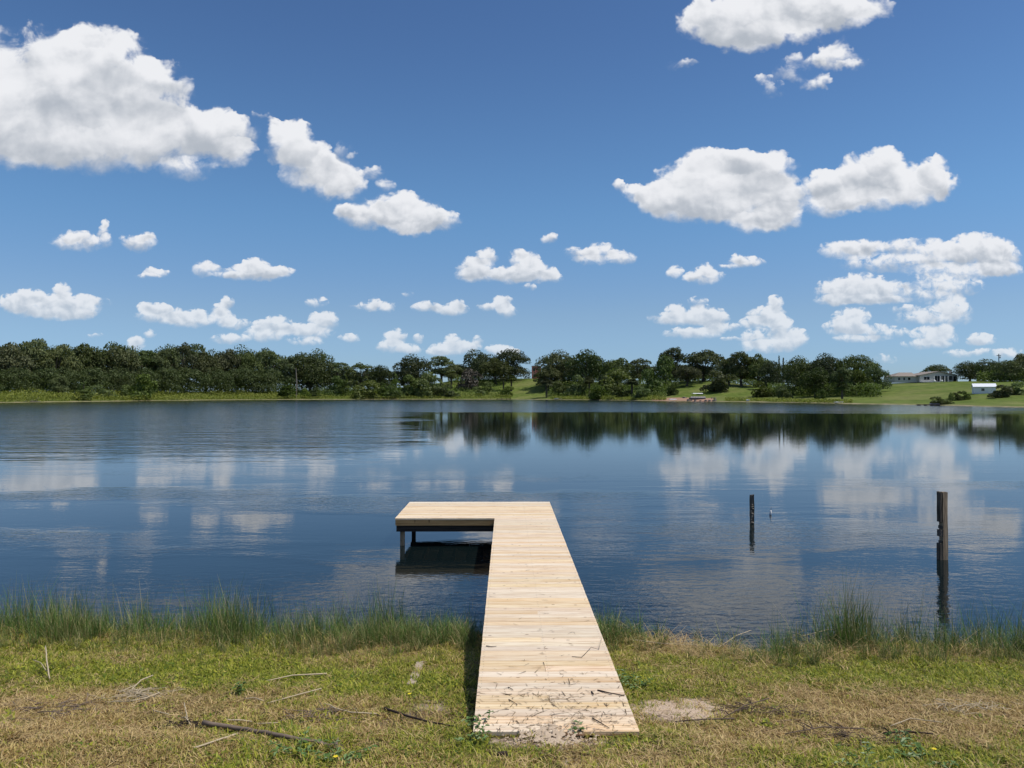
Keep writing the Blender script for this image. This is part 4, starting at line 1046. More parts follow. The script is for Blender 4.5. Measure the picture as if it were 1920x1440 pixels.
while y < DY1 - .02:
    dz = rnd.uniform(-.0012, .0012)
    if y >= LY0 - .03: ms = [rnd.choice(long_p)]
    elif i in (0, 1, 4, 9, 15, 22): ms = list(spl[i % 2])
    else: ms = [rnd.choice(short)]
    for me in ms:
        link('plank', me, dock, (rnd.uniform(-.0018, .0018), y - oy + rnd.uniform(-.0012, .0012), DZ + dz))
    y += BW + GAP; i += 1
DYE = y
def part(name, mat, x0, x1, y0, y1, z0, z1, par=dock, bev=0.0):
    mb = MB(); mb.box(x0 - ox, x1 - ox, y0 - oy, y1 - oy, z0, z1, bev); return mb.build(name, mat, par)
zt = DZ - .0375
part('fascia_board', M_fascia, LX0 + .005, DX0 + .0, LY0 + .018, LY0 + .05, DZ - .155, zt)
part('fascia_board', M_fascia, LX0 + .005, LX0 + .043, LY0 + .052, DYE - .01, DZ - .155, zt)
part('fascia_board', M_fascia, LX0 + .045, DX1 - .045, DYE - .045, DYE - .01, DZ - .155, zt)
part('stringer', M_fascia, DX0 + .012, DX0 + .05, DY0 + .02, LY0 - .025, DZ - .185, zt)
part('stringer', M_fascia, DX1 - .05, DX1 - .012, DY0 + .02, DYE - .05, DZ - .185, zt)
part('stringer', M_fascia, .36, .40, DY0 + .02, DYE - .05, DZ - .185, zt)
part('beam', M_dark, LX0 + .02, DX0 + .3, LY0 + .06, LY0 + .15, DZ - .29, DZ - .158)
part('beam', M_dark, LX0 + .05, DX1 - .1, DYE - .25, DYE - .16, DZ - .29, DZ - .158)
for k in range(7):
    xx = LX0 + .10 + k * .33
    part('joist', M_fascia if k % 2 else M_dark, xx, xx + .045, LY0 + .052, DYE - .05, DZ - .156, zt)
for (px_, py_) in ((LX0 + .13, LY0 + .2), (LX0 + .11, DYE - .12), (DX0 + .1, DYE - .12), (DX1 - .12, DYE - .12)):
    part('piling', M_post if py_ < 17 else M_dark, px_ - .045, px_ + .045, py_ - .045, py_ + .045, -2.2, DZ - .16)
for py_ in (8.6, 11.0, 13.4, 15.9):
    for px_ in (DX0 + .11, DX1 - .12): part('piling', M_post, px_ - .045, px_ + .045, py_ - .045, py_ + .045, -2.0, DZ - .04)
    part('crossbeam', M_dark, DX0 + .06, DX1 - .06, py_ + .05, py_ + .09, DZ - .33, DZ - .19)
# screws: two per board over every stringer, too small to pick apart
mb = MB(); y = DY0; 
while y < DYE - .05:
    for xx in (DX0 + .032, .38, DX1 - .032):
        for q in (.035, .105):
            cx, cy = xx + rnd.uniform(-.004, .004) - ox, y + q - oy
            mb.add([(cx + math.cos(a) * .0045, cy + math.sin(a) * .0045, DZ + .0012) for a in (0, 1.05, 2.1, 3.14, 4.2, 5.25)], [(0, 1, 2, 3, 4, 5)])
    y += BW + GAP
sc = mb.build('screw_heads', simple_mat('screw_steel', (.16, .13, .10), .5), dock); sc['kind'] = 'stuff'

# ------------------------------------------------------------------ old pilings and float
x, y = 14.8 * uX(1768), 14.8
bp = empty('mooring_post', (x, y, 0), R(12)); tag(bp, 'tall weathered square post with a splintered dark side, in the water at right', 'post')
def rough_post(name, mat, x0, x1, y0, y1, z0, z1, seed, n=14, j=.004, par=None):
    r = random.Random(seed); mb = MB(); vs = []; fs = []
    for i in range(n):
        z = z0 + (z1 - z0) * i / (n - 1)
        for (px_, py_) in ((x0, y0), ((x0 + x1) / 2, y0), (x1, y0), (x1, (y0 + y1) / 2), (x1, y1), (x0, y1), (x0, (y0 + y1) / 2)):
            vs.append((px_ + r.uniform(-j, j), py_ + r.uniform(-j, j), z + (r.uniform(-j, j) * 3 if i == n - 1 else 0)))
    for i in range(n - 1):
        for k in range(7): fs.append((i * 7 + k, i * 7 + (k + 1) % 7, i * 7 + 7 + (k + 1) % 7, i * 7 + 7 + k))
    fs.append(tuple((n - 1) * 7 + k for k in range(7)))
    mb.add(vs, fs); return mb.build(name, mat, par)
rough_post('post', M_pile, -.028, .078, -.055, .055, -1.2, 1.30, 1, par=bp)
for (a, b_, w) in ((.73, 1.305, .052), (.60, .66, .020), (.45, .58, .050), (.33, .37, .022), (-1.1, .32, .060)):
    rough_post('side_plank', M_pile_dark, -.028 - w, -.030, -.048, .05, a, b_, int(a * 50) + 90, 6, .003, bp)
x, y = 18.9 * uX(1410), 18.9
rt = empty('mooring_post', (x, y, 0), R(-8)); tag(rt, 'short thin dark post in the water, farther out than the tall one', 'post')
rough_post('post', M_pile_dark, -.048, .048, -.045, .045, -1.2, .715, 7, 16, .006, rt)
mb = MB()
r_ = random.Random(8)
for k in range(9):
    zz = .04 + k * .055 + r_.uniform(-.015, .015); mb.tube([(r_.uniform(-.035, .03), -.047, zz), (r_.uniform(-.035, .03), -.062, zz + .02)], [.016, .008], 6)
ln = mb.build('barnacle_crust', simple_mat('pale_crust', (.34, .30, .24), .9, .4, 30), rt); ln['kind'] = 'stuff'
x, y = 20.3 * uX(1444.5), 20.3
rt = empty('fishing_float', (x, y, 0)); rt.rotation_euler = (R(4), R(5), 0); tag(rt, 'tiny white and blue float standing upright on the water near the short post', 'float')
mb = MB(); mb.tube([(0, 0, -.05), (0, 0, .015), (0, 0, .05), (0, 0, .10), (0, 0, .125)], [.012, .030, .034, .020, .008], 12); mb.build('bulb', M_white, rt, smooth=True)
mb = MB(); mb.tube([(0, 0, -.10), (0, 0, -.05), (0, 0, .0)], [.005, .02, .0345], 12); mb.build('lower_bulb', simple_mat('blue_paint', (.05, .16, .45), .4), rt, smooth=True)
mb = MB(); mb.tube([(0, 0, .12), (0, 0, .20)], [.006, .004], 6); mb.build('antenna', M_dark, rt)

# ------------------------------------------------------------------ scattering
PCOL = bpy.data.collections.new('plant_parts')     # source shapes for the scatters, not part of the scene
def blades(seed, n, radius, h0, h1, w, bend, lie=0.0, segs=3, wind=(0.15, 0.0)):
    """a tuft of n tapering blades"""
    r = np.random.default_rng(seed); V = []; Fc = []; RN = []
    for k in range(n):
        a = r.uniform(0, 6.28); rr = radius * math.sqrt(r.random()); bx, by = math.cos(a) * rr, math.sin(a) * rr
        d = r.uniform(0, 6.28); dirx, diry = math.cos(d), math.sin(d); L = r.uniform(h0, h1); ww = w * r.uniform(.6, 1.3)
        el0 = (1.45 - lie * r.uniform(.7, 1.3)) - abs(r.normal(0, .22)); curl = bend * r.uniform(.2, 1.3)
        p = np.array([bx, by, 0.0]); tx, ty = -diry, dirx; base = len(V)
        for s in range(segs + 1):
            t = s / segs; q = ww * (1 - t ** 1.6) * .5 + .0004
            V.append(p + np.array([tx, ty, 0]) * q); V.append(p - np.array([tx, ty, 0]) * q)
            el = el0 - curl * t
            p = p + np.array([dirx * math.cos(el) + wind[0] * t * .3, diry * math.cos(el) + wind[1] * t * .3, max(math.sin(el), -p[2] / (L / segs) + .02)]) * L / segs
        for s in range(segs): b = base + 2 * s; Fc.append((b, b + 1, b + 3, b + 2))
        RN += [r.random()] * (2 * (segs + 1))
    return np.array(V), np.array(Fc), np.array(RN, dtype=np.float32)

def make_kind(name, mat, specs):
    col = bpy.data.collections.new(name + '_shapes')
    for sp in specs:
        v, f, rn = sp
        me = mesh_np(name, v, f, mat)
        at = me.attributes.new('rnd', 'FLOAT', 'POINT'); at.data.foreach_set('value', rn.astype(np.float32))
        o = bpy.data.objects.new(name, me); col.objects.link(o)
    return col

def scatter(name, col, pts, rot, scl, tone, label, cat, ncol):
    n = len(pts); me = bpy.data.meshes.new(name); me.vertices.add(n); me.vertices.foreach_set('co', np.asarray(pts, np.float32).ravel())
    def A(nm, ty, key, arr): a = me.attributes.new(nm, ty, 'POINT'); a.data.foreach_set(key, arr)
    A('rot', 'FLOAT_VECTOR', 'vector', np.asarray(rot, np.float32).ravel()); A('scl', 'FLOAT', 'value', np.asarray(scl, np.float32))
    A('tone', 'FLOAT', 'value', np.asarray(tone, np.float32)); A('pick', 'INT', 'value', rng.integers(0, ncol, n).astype(np.int32))
    o = link(name, me); tag(o, label, cat, kind='stuff')
    g = bpy.data.node_groups.new(name, 'GeometryNodeTree'); g.interface.new_socket('Geometry', in_out='INPUT', socket_type='NodeSocketGeometry'); g.interface.new_socket('Geometry', in_out='OUTPUT', socket_type='NodeSocketGeometry')
    gi = g.nodes.new('NodeGroupInput'); go = g.nodes.new('NodeGroupOutput')
    ci = g.nodes.new('GeometryNodeCollectionInfo'); ci.inputs['Collection'].default_value = col; ci.inputs['Separate Children'].default_value = True; ci.inputs['Reset Children'].default_value = True
    ip = g.nodes.new('GeometryNodeInstanceOnPoints'); ip.inputs['Pick Instance'].default_value = True
    def na(nm, ty): k = g.nodes.new('GeometryNodeInputNamedAttribute'); k.data_type = ty; k.inputs['Name'].default_value = nm; return k.outputs['Attribute']
    g.links.new(gi.outputs[0], ip.inputs['Points']); g.links.new(ci.outputs[0], ip.inputs['Instance'])
    g.links.new(na('pick', 'INT'), ip.inputs['Instance Index'])
    e2r = g.nodes.new('FunctionNodeEulerToRotation'); g.links.new(na('rot', 'FLOAT_VECTOR'), e2r.inputs[0]); g.links.new(e2r.outputs[0], ip.inputs['Rotation'])
    g.links.new(na('scl', 'FLOAT'), ip.inputs['Scale']); g.links.new(ip.outputs[0], go.inputs[0])
    md = o.modifiers.new('scatter', 'NODES'); md.node_group = g
    return o

def blade_mat(name, greens, dries, trans=.3, rough=.55):
    m, n, b, o = new_mat(name)
    rn = attr(n, 'rnd'); tone = attr(n, 'tone', 'INSTANCER')
    P = n.n.new('ShaderNodeNewGeometry').outputs['Position']
    g = n.mix(rn, greens[0], greens[1]); d = n.mix(rn, dries[0], dries[1])
    f = n.noise(P, 4.0, 4, .6)
    t = n.rng(n.m('ADD', n.m('ADD', tone, n.m('MULTIPLY', n.m('SUBTRACT', f, .5), .5)), n.m('MULTIPLY', n.m('SUBTRACT', n.m('FRACT', n.m('MULTIPLY', rn, 17.3)), .5), .9)), .25, .75)
    c = n.mix(t, g, d)
    n.put(b.inputs['Base Color'], c); b.inputs['Roughness'].default_value = rough; b.inputs['Specular IOR Level'].default_value = .25
    tr = n.n.new('ShaderNodeBsdfTranslucent'); n.put(tr.inputs[0], c)
    mx = n.n.new('ShaderNodeMixShader'); mx.inputs[0].default_value = trans
    n.l.new(b.outputs[0], mx.inputs[1]); n.l.new(tr.outputs[0], mx.inputs[2]); n.l.new(mx.outputs[0], o.inputs['Surface'])
    return m
B_lawn = blade_mat('lawn_blades', ((.07, .14, .012), (.46, .45, .05)), ((.20, .10, .025), (.70, .53, .22)))
B_straw = blade_mat('straw', ((.16, .14, .03), (.40, .34, .09)), ((.18, .09, .03), (.72, .54, .26)), .15)
B_reed = blade_mat('reed_stems', ((.026, .080, .012), (.12, .23, .030)), ((.20, .15, .05), (.46, .40, .19)), .2)
B_clip = blade_mat('dry_clippings', ((.16, .11, .05), (.28, .20, .10)), ((.10, .06, .03), (.34, .24, .13)), .1)

K_lawn = make_kind('grass_tuft', B_lawn, [blades(200 + k, 20, .070, .016, .062, .0064, 1.5, lie=.35) for k in range(6)])
K_lawn2 = make_kind('dry_grass_tuft', B_straw, [blades(220 + k, 14, .10, .04, .13, .0046, .8, lie=1.25) for k in range(5)])
K_reed = make_kind('reed_tuft', B_reed, [blades(240 + k, 8, .15, .30, .95, .0066, .22, segs=4) for k in range(6)])
K_sedge = make_kind('sedge_tuft', B_reed, [blades(260 + k, 26, .08, .28, .62, .0062, 1.3, segs=5, wind=(.3, -.1)) for k in range(5)])
K_mat = make_kind('straw_tuft', B_straw, [blades(280 + k, 16, .16, .20, .45, .0055, .9, lie=1.0, segs=5) for k in range(5)])
K_clip = make_kind('clipping', B_clip, [blades(300 + k, 1, .01, .03, .13, .006, .25, lie=1.44, segs=3, wind=(0, 0)) for k in range(8)])

def rand_ground(n, y0, y1, fan=.74, seed=0):
    r = np.random.default_rng(seed); y = np.sqrt(r.uniform(y0 ** 2, y1 ** 2, n)); x = r.uniform(-1, 1, n) * (y * fan + .3)
    return x, y, r
def off_dock(x, y, m=.0): return ~((x > DX0 - m) & (x < DX1 + m) & (y > DY0 - m * .5) & (y < DYE))
# lawn
x, y, r = rand_ground(52000, 3.0, 10.5, seed=1)
z = ground_z(x, y); dry, grn, bare = near_masks(x, y, z)
bare = bare + .30 * vnoise(x, y, 9, 31) + .25 * vnoise(x, y, 24, 35)
keep = (r.random(len(x)) > np.clip(bare * 1.3 - .12, 0, .90)) & off_dock(x, y, -.02) & (z > .015)
# in the dock's own shade little grows
keep &= ~((x > DX0 - .15) & (x < DX0 + .02) & (y > 6.6) & (r.random(len(x)) < .5))
x, y, z, dry, grn = x[keep], y[keep], z[keep], dry[keep], grn[keep]
pyv = px_of(x, y, z)[1]
tone = np.clip(.38 - .20 * smooth01((1330 - pyv) / 60) + .55 * dry - .55 * grn + .30 * vnoise(x, y, 6, 32) + .30 * vnoise(x, y, 17, 36) + r.normal(0, .16, len(x)), 0, 1)
h = (.75 + .5 * r.random(len(x))) * (1 + .40 * vnoise(x, y, 5, 33) + .45 * vnoise(x, y, 16, 37)) * np.where(dry > .6, .8, 1.0)
h *= 1 + .9 * smooth01((y - 9.0) / 1.2)
rot = np.stack([r.normal(0, .15, len(x)), r.normal(0, .15, len(x)), r.uniform(0, 6.28, len(x))], 1)
scatter('lawn_grass', K_lawn, np.stack([x, y, z - .004], 1), rot, h, tone, 'short patchy grass, green to straw-coloured, covering the near bank', 'grass', 6)
# creeping broad-leaved weeds in the greener places
K_leaf = make_kind('clover_tuft', B_lawn, [blades(320 + k, 16, .07, .018, .040, .017, 1.0, lie=.7, segs=2) for k in range(4)])
x, y, r = rand_ground(9000, 3.0, 9.8, seed=9)
z = ground_z(x, y); dry, grn, bare = near_masks(x, y, z)
keep = (r.random(len(x)) < np.clip(-.15 + .9 * grn + .75 * vnoise(x, y, 4.2, 61) + .25 * vnoise(x, y, 13, 62), 0, 1)) & off_dock(x, y, .03) & (bare < .3)
x, y, z = x[keep], y[keep], z[keep]
rot = np.stack([r.normal(0, .15, len(x)), r.normal(0, .15, len(x)), r.uniform(0, 6.28, len(x))], 1)
scatter('creeping_weeds', K_leaf, np.stack([x, y, z + .012], 1), rot, r.uniform(.7, 1.4, len(x)), np.full(len(x), .02), 'small broad-leaved weeds creeping through the lawn of the near bank', 'weeds', 4)
# dry thatch lying between it
x, y, r = rand_ground(30000, 3.0, 10.3, seed=2)
z = ground_z(x, y); dry, grn, bare = near_masks(x, y, z)
patch = .22 + .5 * dry - .30 * grn + .40 * vnoise(x, y, 4.5, 34) + .3 * vnoise(x, y, 15, 38) - .75 * bare
keep = (r.random(len(x)) < np.clip(patch, .02, 1)) & off_dock(x, y, -.02) & (z > .02)
x, y, z, dry = x[keep], y[keep], z[keep], dry[keep]
rot = np.stack([r.normal(0, .1, len(x)), r.normal(0, .1, len(x)), r.uniform(0, 6.28, len(x))], 1)
scatter('dry_thatch', K_lawn2, np.stack([x, y, z + .004], 1), rot, r.uniform(.6, 1.25, len(x)), np.clip(.55 + .5 * dry + r.normal(0, .25, len(x)), 0, 1), 'dry straw and dead blades lying on the near bank', 'dry grass', 5)

# reeds in the shallows
def shore_y(x): return np.interp(x, BK_X, BK_Y)
PXH = np.array([-400, 0, 60, 140, 200, 260, 320, 400, 480, 560, 620, 700, 780, 860, 900, 1120, 1150, 1200, 1300, 1420, 1450, 1560, 1640, 1750, 1850, 2300])
RDN = np.array([1.0, 1.0, 1.0, .9, .6, .7, .6, .85, 1.0, 1.0, .7, .8, .75, .6, .2, .5, .35, .05, .03, .15, .5, .6, .8, .6, .7, .8])
RHT = np.array([1.0, 1.0, 1.0, .95, .8, .85, .8, .95, 1.1, 1.1, .95, .9, .8, .7, .6, .7, .6, .5, .4, .6, .85, .95, 1.1, 1.0, 1.05, 1.0])
n = 12000; r = np.random.default_rng(3)
x = r.uniform(-9.6, 9.6, n); off = r.triangular(-1.35, -.25, .95, n); y = shore_y(x) + off
px = 951 + 1440 * x / y; dn = np.interp(px, PXH, RDN); ht = np.interp(px, PXH, RHT)
tuft = .5 + .5 * vnoise(x, y, 3.2, 41)
right = px > 1300
keep = (r.random(n) < dn * (.08 + 1.25 * tuft ** 2.1) * np.where(right, .66, 1.0) * np.where(off > .5, .45, 1)) & off_dock(x, y, .02)
x, y, off, ht, right, tuft = x[keep], y[keep], off[keep], ht[keep], right[keep], tuft[keep]
z = np.maximum(ground_z(x, y), -.35)
sc_h = ht * (.40 + .62 * tuft) * r.uniform(.45, 1.2, len(x)) * np.interp(off, [-1.3, -.5, 0], [.38, .72, 1.0])
rot = np.stack([r.normal(0, .07, len(x)), r.normal(0, .07, len(x)), r.uniform(0, 6.28, len(x))], 1)
scatter('shore_reeds', K_reed, np.stack([x, y, z], 1), rot, sc_h, np.clip(.14 + .33 * r.random(len(x)) + np.interp(off, [-1.3, -.2], [.34, 0]) + .15 * vnoise(x, y, 2.5, 44), 0, 1), 'dark green reeds standing along the near waterline', 'reeds', 6)
# drooping sedge, mostly left of the dock and tight on its right side
n = 3300; x = r.uniform(-9.4, 9.4, n); off = r.triangular(-1.5, -.35, .5, n); y = shore_y(x) + off; px = 951 + 1440 * x / y
dn = np.interp(px, [-400, 0, 300, 560, 660, 880, 900, 1120, 1140, 1210, 1260, 1420, 1900, 2300], [.5, .45, .3, .4, .85, 1.0, .1, .6, .7, .25, .08, .2, .28, .4])
keep = (r.random(n) < dn * .8) & off_dock(x, y, .04); x, y, off = x[keep], y[keep], off[keep]; z = np.maximum(ground_z(x, y), -.12)
rot = np.stack([r.normal(0, .12, len(x)), r.normal(0, .12, len(x)), r.uniform(0, 6.28, len(x))], 1)
scatter('shore_sedge', K_sedge, np.stack([x, y, z], 1), rot, r.uniform(.38, .85, len(x)) * (1 + .3 * vnoise(x, y, 3.0, 45)) * np.interp(off, [-1.5, -.5], [.30, 1.0]), np.clip(.18 + .35 * r.random(len(x)) + np.interp(off, [-1.5, -.3], [.25, 0]), 0, 1), 'bent sedge leaning over the near waterline', 'sedge', 5)
# dead matted stalks at the water's edge
n = 2400; x = r.uniform(-9.4, 9.4, n); off = r.triangular(-1.0, -.35, .12, n); y = shore_y(x) + off; px = 951 + 1440 * x / y
dn = np.interp(px, [-400, 0, 200, 500, 600, 800, 880, 1150, 1180, 1420, 1500, 1750, 2300], [.2, .2, .35, .3, .55, .5, .2, .5, 1.0, 1.0, .45, .3, .3])
keep = (r.random(n) < dn * .8) & off_dock(x, y, .06); x, y = x[keep], y[keep]; z = np.maximum(ground_z(x, y), -.02)
rot = np.stack([r.normal(0, .15, len(x)), r.normal(0, .15, len(x)), r.uniform(0, 6.28, len(x))], 1)
scatter('matted_stalks', K_mat, np.stack([x, y, z], 1), rot, r.uniform(.6, 1.1, len(x)), np.clip(.6 + .3 * r.random(len(x)), 0, 1), 'dead matted stalks at the edge of the near water', 'dead stalks', 5)
# clippings: thick on the foot of the dock, on the bare sand, few farther out
n = 520; xd = np.clip(r.normal(.42, .36, n), DX0 + .03, DX1 - .05); yd = DY0 + .01 + np.abs(r.normal(0, .55, n)) + np.where(r.random(n) < .16, r.uniform(0, 6, n), 0)
P1 = np.stack([xd, yd, np.full(n, DZ + .004)], 1)
n2 = 1300; c = r.integers(0, 3, n2); cen = np.array([[.42, 5.74], [1.50, 6.45], [-.64, 6.5]])[c]; xy = cen + r.normal(0, 1, (n2, 2)) * np.array([.34, .13])
ok = off_dock(xy[:, 0], xy[:, 1], .02); xy = xy[ok]
P2_ = np.stack([xy[:, 0], xy[:, 1], ground_z(xy[:, 0], xy[:, 1]) + .008], 1)
P_ = np.concatenate([P1, P2_]); m_ = len(P_)
rot = np.stack([np.zeros(m_), np.zeros(m_), r.uniform(0, 6.28, m_)], 1)
scatter('grass_clippings', K_clip, P_, rot, r.uniform(.5, 1.3, m_) * np.where(np.arange(m_) < n, .8, 1.0), r.random(m_), 'dry grass clippings strewn over the foot of the dock and the bare sand', 'clippings', 8)

# sand trodden over the end of the dock
M_sand = simple_mat('loose_sand', (.50, .39, .28), .95, .22, 90, .003, .1)
V = []; Fc = []; nx, ny = 150, 90
for j in range(ny):
    for i in range(nx):
        xx = -.05 + .85 * i / (nx - 1); yy = 5.55 + .62 * j / (ny - 1)
        V.append((xx, yy))
V = np.array(V); hh = .0045 * (1 - ((V[:, 0] - .34) / .30) ** 2 - (np.maximum(V[:, 1] - 5.92, 0) / .16) ** 2 - (np.maximum(5.92 - V[:, 1], 0) / .35) ** 2) + .005 * vnoise(V[:, 0], V[:, 1], 26, 51) + .006 * vnoise(V[:, 0], V[:, 1], 75, 52) + r.normal(0, .0012, len(V))
zz = np.where(V[:, 1] > 5.945, DZ, np.minimum(ground_z(V[:, 0], V[:, 1]) + .012, DZ)) 
zz = np.where((V[:, 1] > 5.80) & (V[:, 1] <= 5.945), np.maximum(zz, DZ - (5.945 - V[:, 1]) * .35), zz) + hh
F4 = [(j * nx + i, j * nx + i + 1, (j + 1) * nx + i + 1, (j + 1) * nx + i) for j in range(ny - 1) for i in range(nx - 1) if min(hh[j * nx + i], hh[j * nx + i + 1], hh[(j + 1) * nx + i], hh[(j + 1) * nx + i + 1]) > .0008]
o = link('loose_sand', mesh_np('loose_sand', np.stack([V[:, 0], V[:, 1], zz], 1), F4, M_sand, True)); tag(o, 'loose pale sand trodden over the foot of the dock', 'sand', kind='stuff')

# ------------------------------------------------------------------ sticks, stalks and litter on the bank
M_stick = simple_mat('grey_brown_stick', (.20, .15, .115), .85, .35, 14, .004, .15, (1, 1, 1))
M_twig0 = simple_mat('brown_branch', (.115, .08, .055), .85, .35, 14)
M_pale = simple_mat('bleached_stalk', (.48, .39, .26), .7, .2, 20, 0, .2)
M_root = simple_mat('dark_root', (.055, .040, .032), .9, .3, 12, .003, .1)
M_board = simple_mat('sun_bleached_board', (.42, .34, .25), .9, .3, 18, .002, .1, (1, 6, 1))
def stick(name, pts, r0, r1, mat, label, cat='stick', lift=.02, n=7, twigs=0, seed=0):
    """pts: (px, py, extra height) along the ground"""
    r = random.Random(seed); P = [ground_pt(a, b) + Vector((0, 0, lift + c)) for a, b, c in pts]
    fine = []
    for i in range(len(P) - 1):
        for k in range(4): fine.append(P[i].lerp(P[i + 1], k / 4) + Vector((r.uniform(-1, 1), r.uniform(-1, 1), r.uniform(-.5, .5))) * r0 * .35)
    fine.append(P[-1]); o0 = P[0].copy(); m_ = len(fine)
    mb = MB(); mb.tube([p - o0 for p in fine], [r0 + (r1 - r0) * i / (m_ - 1) for i in range(m_)], n)
    for k in range(twigs):
        q = fine[r.randrange(1, m_ - 1)] - o0; e = q + Vector((r.uniform(-.16, .16), r.uniform(-.1, .1), r.uniform(.01, .07))); mb.tube([q, q.lerp(e, .5) + Vector((0, 0, .01)), e], [r1 * .8 + .001, r1 * .5 + .001, .0012], 5, cap=False)
    return tag(mb.build(name, mat, None, o0, smooth=True), label, cat)
stick('fallen_pole', [(386, 1362, .03), (450, 1372, .03), (520, 1383, .025), (590, 1393, .01), (645, 1403, -.01)], .020, .013, M_stick, 'thick grey-brown pole lying in the grass at lower left', 'stick', .02, 9, 3, 1)
stick('dry_stalk', [(368, 1402, 0), (410, 1391, .01), (450, 1380, .02)], .006, .009, M_pale, 'pale stalk lying just below the thick grey-brown pole')
stick('dry_stalk', [(428, 1353, .015), (455, 1355, .02), (476, 1355, .01)], .009, .006, M_pale, 'short pale stick lying just above the thick grey-brown pole')
stick('dry_stalk', [(484, 1359, .01), (524, 1357, .01)], .005, .004, M_pale, 'short thin pale stalk above the middle of the thick pole')
stick('dry_stalk', [(500, 1279, .01), (550, 1272, .03), (615, 1267, .02)], .004, .009, M_pale, 'long pale stick across the yellow-green strip at centre left')
stick('dry_stalk', [(505, 1320, .01), (560, 1307, .02), (605, 1295, .02)], .005, .006, M_pale, 'thin pale stalk slanting through the dry patch at centre left')
stick('dry_stalk', [(462, 1312, .01), (480, 1312, .02), (497, 1316, .01)], .004, .005, M_pale, 'bent short stalk left of the dry patch at centre left')
stick('dry_stalk', [(250, 1296, .01), (270, 1284, .05), (292, 1275, .05)], .005, .006, M_pale, 'pale stalk at the top of the small brush heap on the left bank')
stick('dry_stalk', [(250, 1316, .01), (280, 1312, .02), (304, 1304, .03)], .006, .006, M_pale, 'pale stalk at the foot of the small brush heap on the left bank')
stick('dry_stalk', [(228, 1300, .01), (262, 1288, .03)], .005, .004, M_pale, 'short stalk at the left side of the small brush heap on the left bank')
stick('dry_stalk', [(100, 1272, 0), (95, 1262, .12), (92, 1245, .20)], .008, .006, M_pale, 'broken stalk standing upright at the far left of the bank')
stick('dry_stalk', [(94, 1266, .05), (84, 1260, .10), (70, 1258, .12)], .005, .003, M_pale, 'side twig leaning left from the upright broken stalk')
stick('dry_stalk', [(292, 1333, .01), (322, 1341, .01)], .005, .004, M_pale, 'short light stalk between the brush heap and the thick pole')
stick('dry_stalk', [(344, 1346, 0), (352, 1355, .05), (362, 1360, .01)], .004, .004, M_pale, 'crooked pale twig at the left end of the thick pole')
stick('dry_stalk', [(350, 1332, .07), (356, 1350, .02), (360, 1358, 0)], .004, .005, M_pale, 'thin pale twig pointing up at the left end of the thick pole')
stick('dead_twig', [(622, 1331, .02), (660, 1340, .02), (708, 1343, .02)], .006, .006, M_pale, 'pale twig with a dark knot left of the dark curved root', twigs=2, seed=5)
stick('tree_root', [(722, 1330, .01), (762, 1350, .035), (800, 1361, .035), (858, 1366, .01)], .011, .006, M_root, 'dark curved root on the sandy patch left of the dock', 'root', twigs=1, seed=6)
stick('dead_branch', [(1470, 1383, .02), (1540, 1372, .03), (1620, 1374, .02)], .004, .007, M_twig0, 'brown branch lying in the dry grass at lower right', 'branch', twigs=5, seed=7)
stick('dead_branch', [(1655, 1382, .02), (1700, 1381, .03), (1748, 1384, .02)], .008, .006, M_root, 'short dark branch end right of the lower-right twig heap', 'branch', twigs=2, seed=8)
stick('dry_stalk', [(1668, 1366, .01), (1705, 1357, .03), (1765, 1362, .02)], .005, .004, M_pale, 'curved pale stalk in the brown grass at lower right')
stick('dead_branch', [(1265, 1359, .02), (1320, 1357, .03), (1375, 1354, .02)], .004, .007, M_twig0, 'thin brown branch at the lower edge of the sandy patch right of the dock', 'branch', twigs=2, seed=9)
stick('dead_branch', [(1355, 1352, .02), (1395, 1335, .05), (1440, 1324, .06)], .004, .006, M_twig0, 'brown branch leaning into the brush pile right of the sandy patch', 'branch', twigs=5, seed=10)
stick('dry_stalk', [(1180, 1206, .04), (1240, 1216, .05), (1330, 1219, .04)], .006, .005, M_pale, 'long pale dead stem along the water edge right of the dock')
stick('dry_stalk', [(1500, 1203, .05), (1555, 1196, .10), (1590, 1200, .06)], .006, .005, M_pale, 'arched pale stem among the reeds at right')
stick('dry_stalk', [(1345, 1221, .03), (1380, 1208, .10), (1408, 1200, .12)], .005, .004, M_pale, 'pale stem pointing over the little bay right of the dock')
M_twig = simple_mat('brown_twigs', (0.13, 0.09, 0.055), 0.85, 0.4, 16)
# brush piles: heaps of crossing twigs
def brush(px, py, rx, ry, nn, hgt, mat, label, seed):
    r = random.Random(seed); c = ground_pt(px, py); mb = MB()
    for k in range(nn):
        a = r.uniform(0, 3.14); L = r.uniform(.12, .42); q = Vector((r.gauss(0, rx), r.gauss(0, ry), 0)); zz = gz(c.x + q.x, c.y + q.y) - c.z + r.uniform(.005, hgt) * max(.2, 1 - q.length / (2 * rx))
        d = Vector((math.cos(a), math.sin(a) * .6, r.uniform(-.2, .25))) * L * .5; p = q + Vector((0, 0, zz))
        mb.tube([p - d, p + Vector((0, 0, r.uniform(-.01, .02))), p + d], [r.uniform(.002, .005), .004, .0015], 5, cap=False)
    o = mb.build('brush_heap', mat, None, c); tag(o, label, 'brush heap', kind='stuff')
brush(1430, 1335, .24, .12, 80, .07, M_twig, 'dark heap of twigs right of the sandy patch', 21)
brush(1590, 1385, .20, .10, 70, .05, M_twig, 'dark twig heap in the grass at lower right', 22)
brush(270, 1302, .16, .09, 70, .07, M_pale, 'small bleached heap of stalks on the left bank', 23)
brush(590, 1345, .22, .10, 60, .05, M_stick, 'loose litter of twigs left of the dock', 24)
brush(1830, 1330, .25, .12, 60, .05, M_pale, 'scattered pale stalks at the right edge of the bank', 25)
brush(352, 1358, .10, .05, 40, .05, M_root, 'dark twigs at the left end of the thick pole', 26)
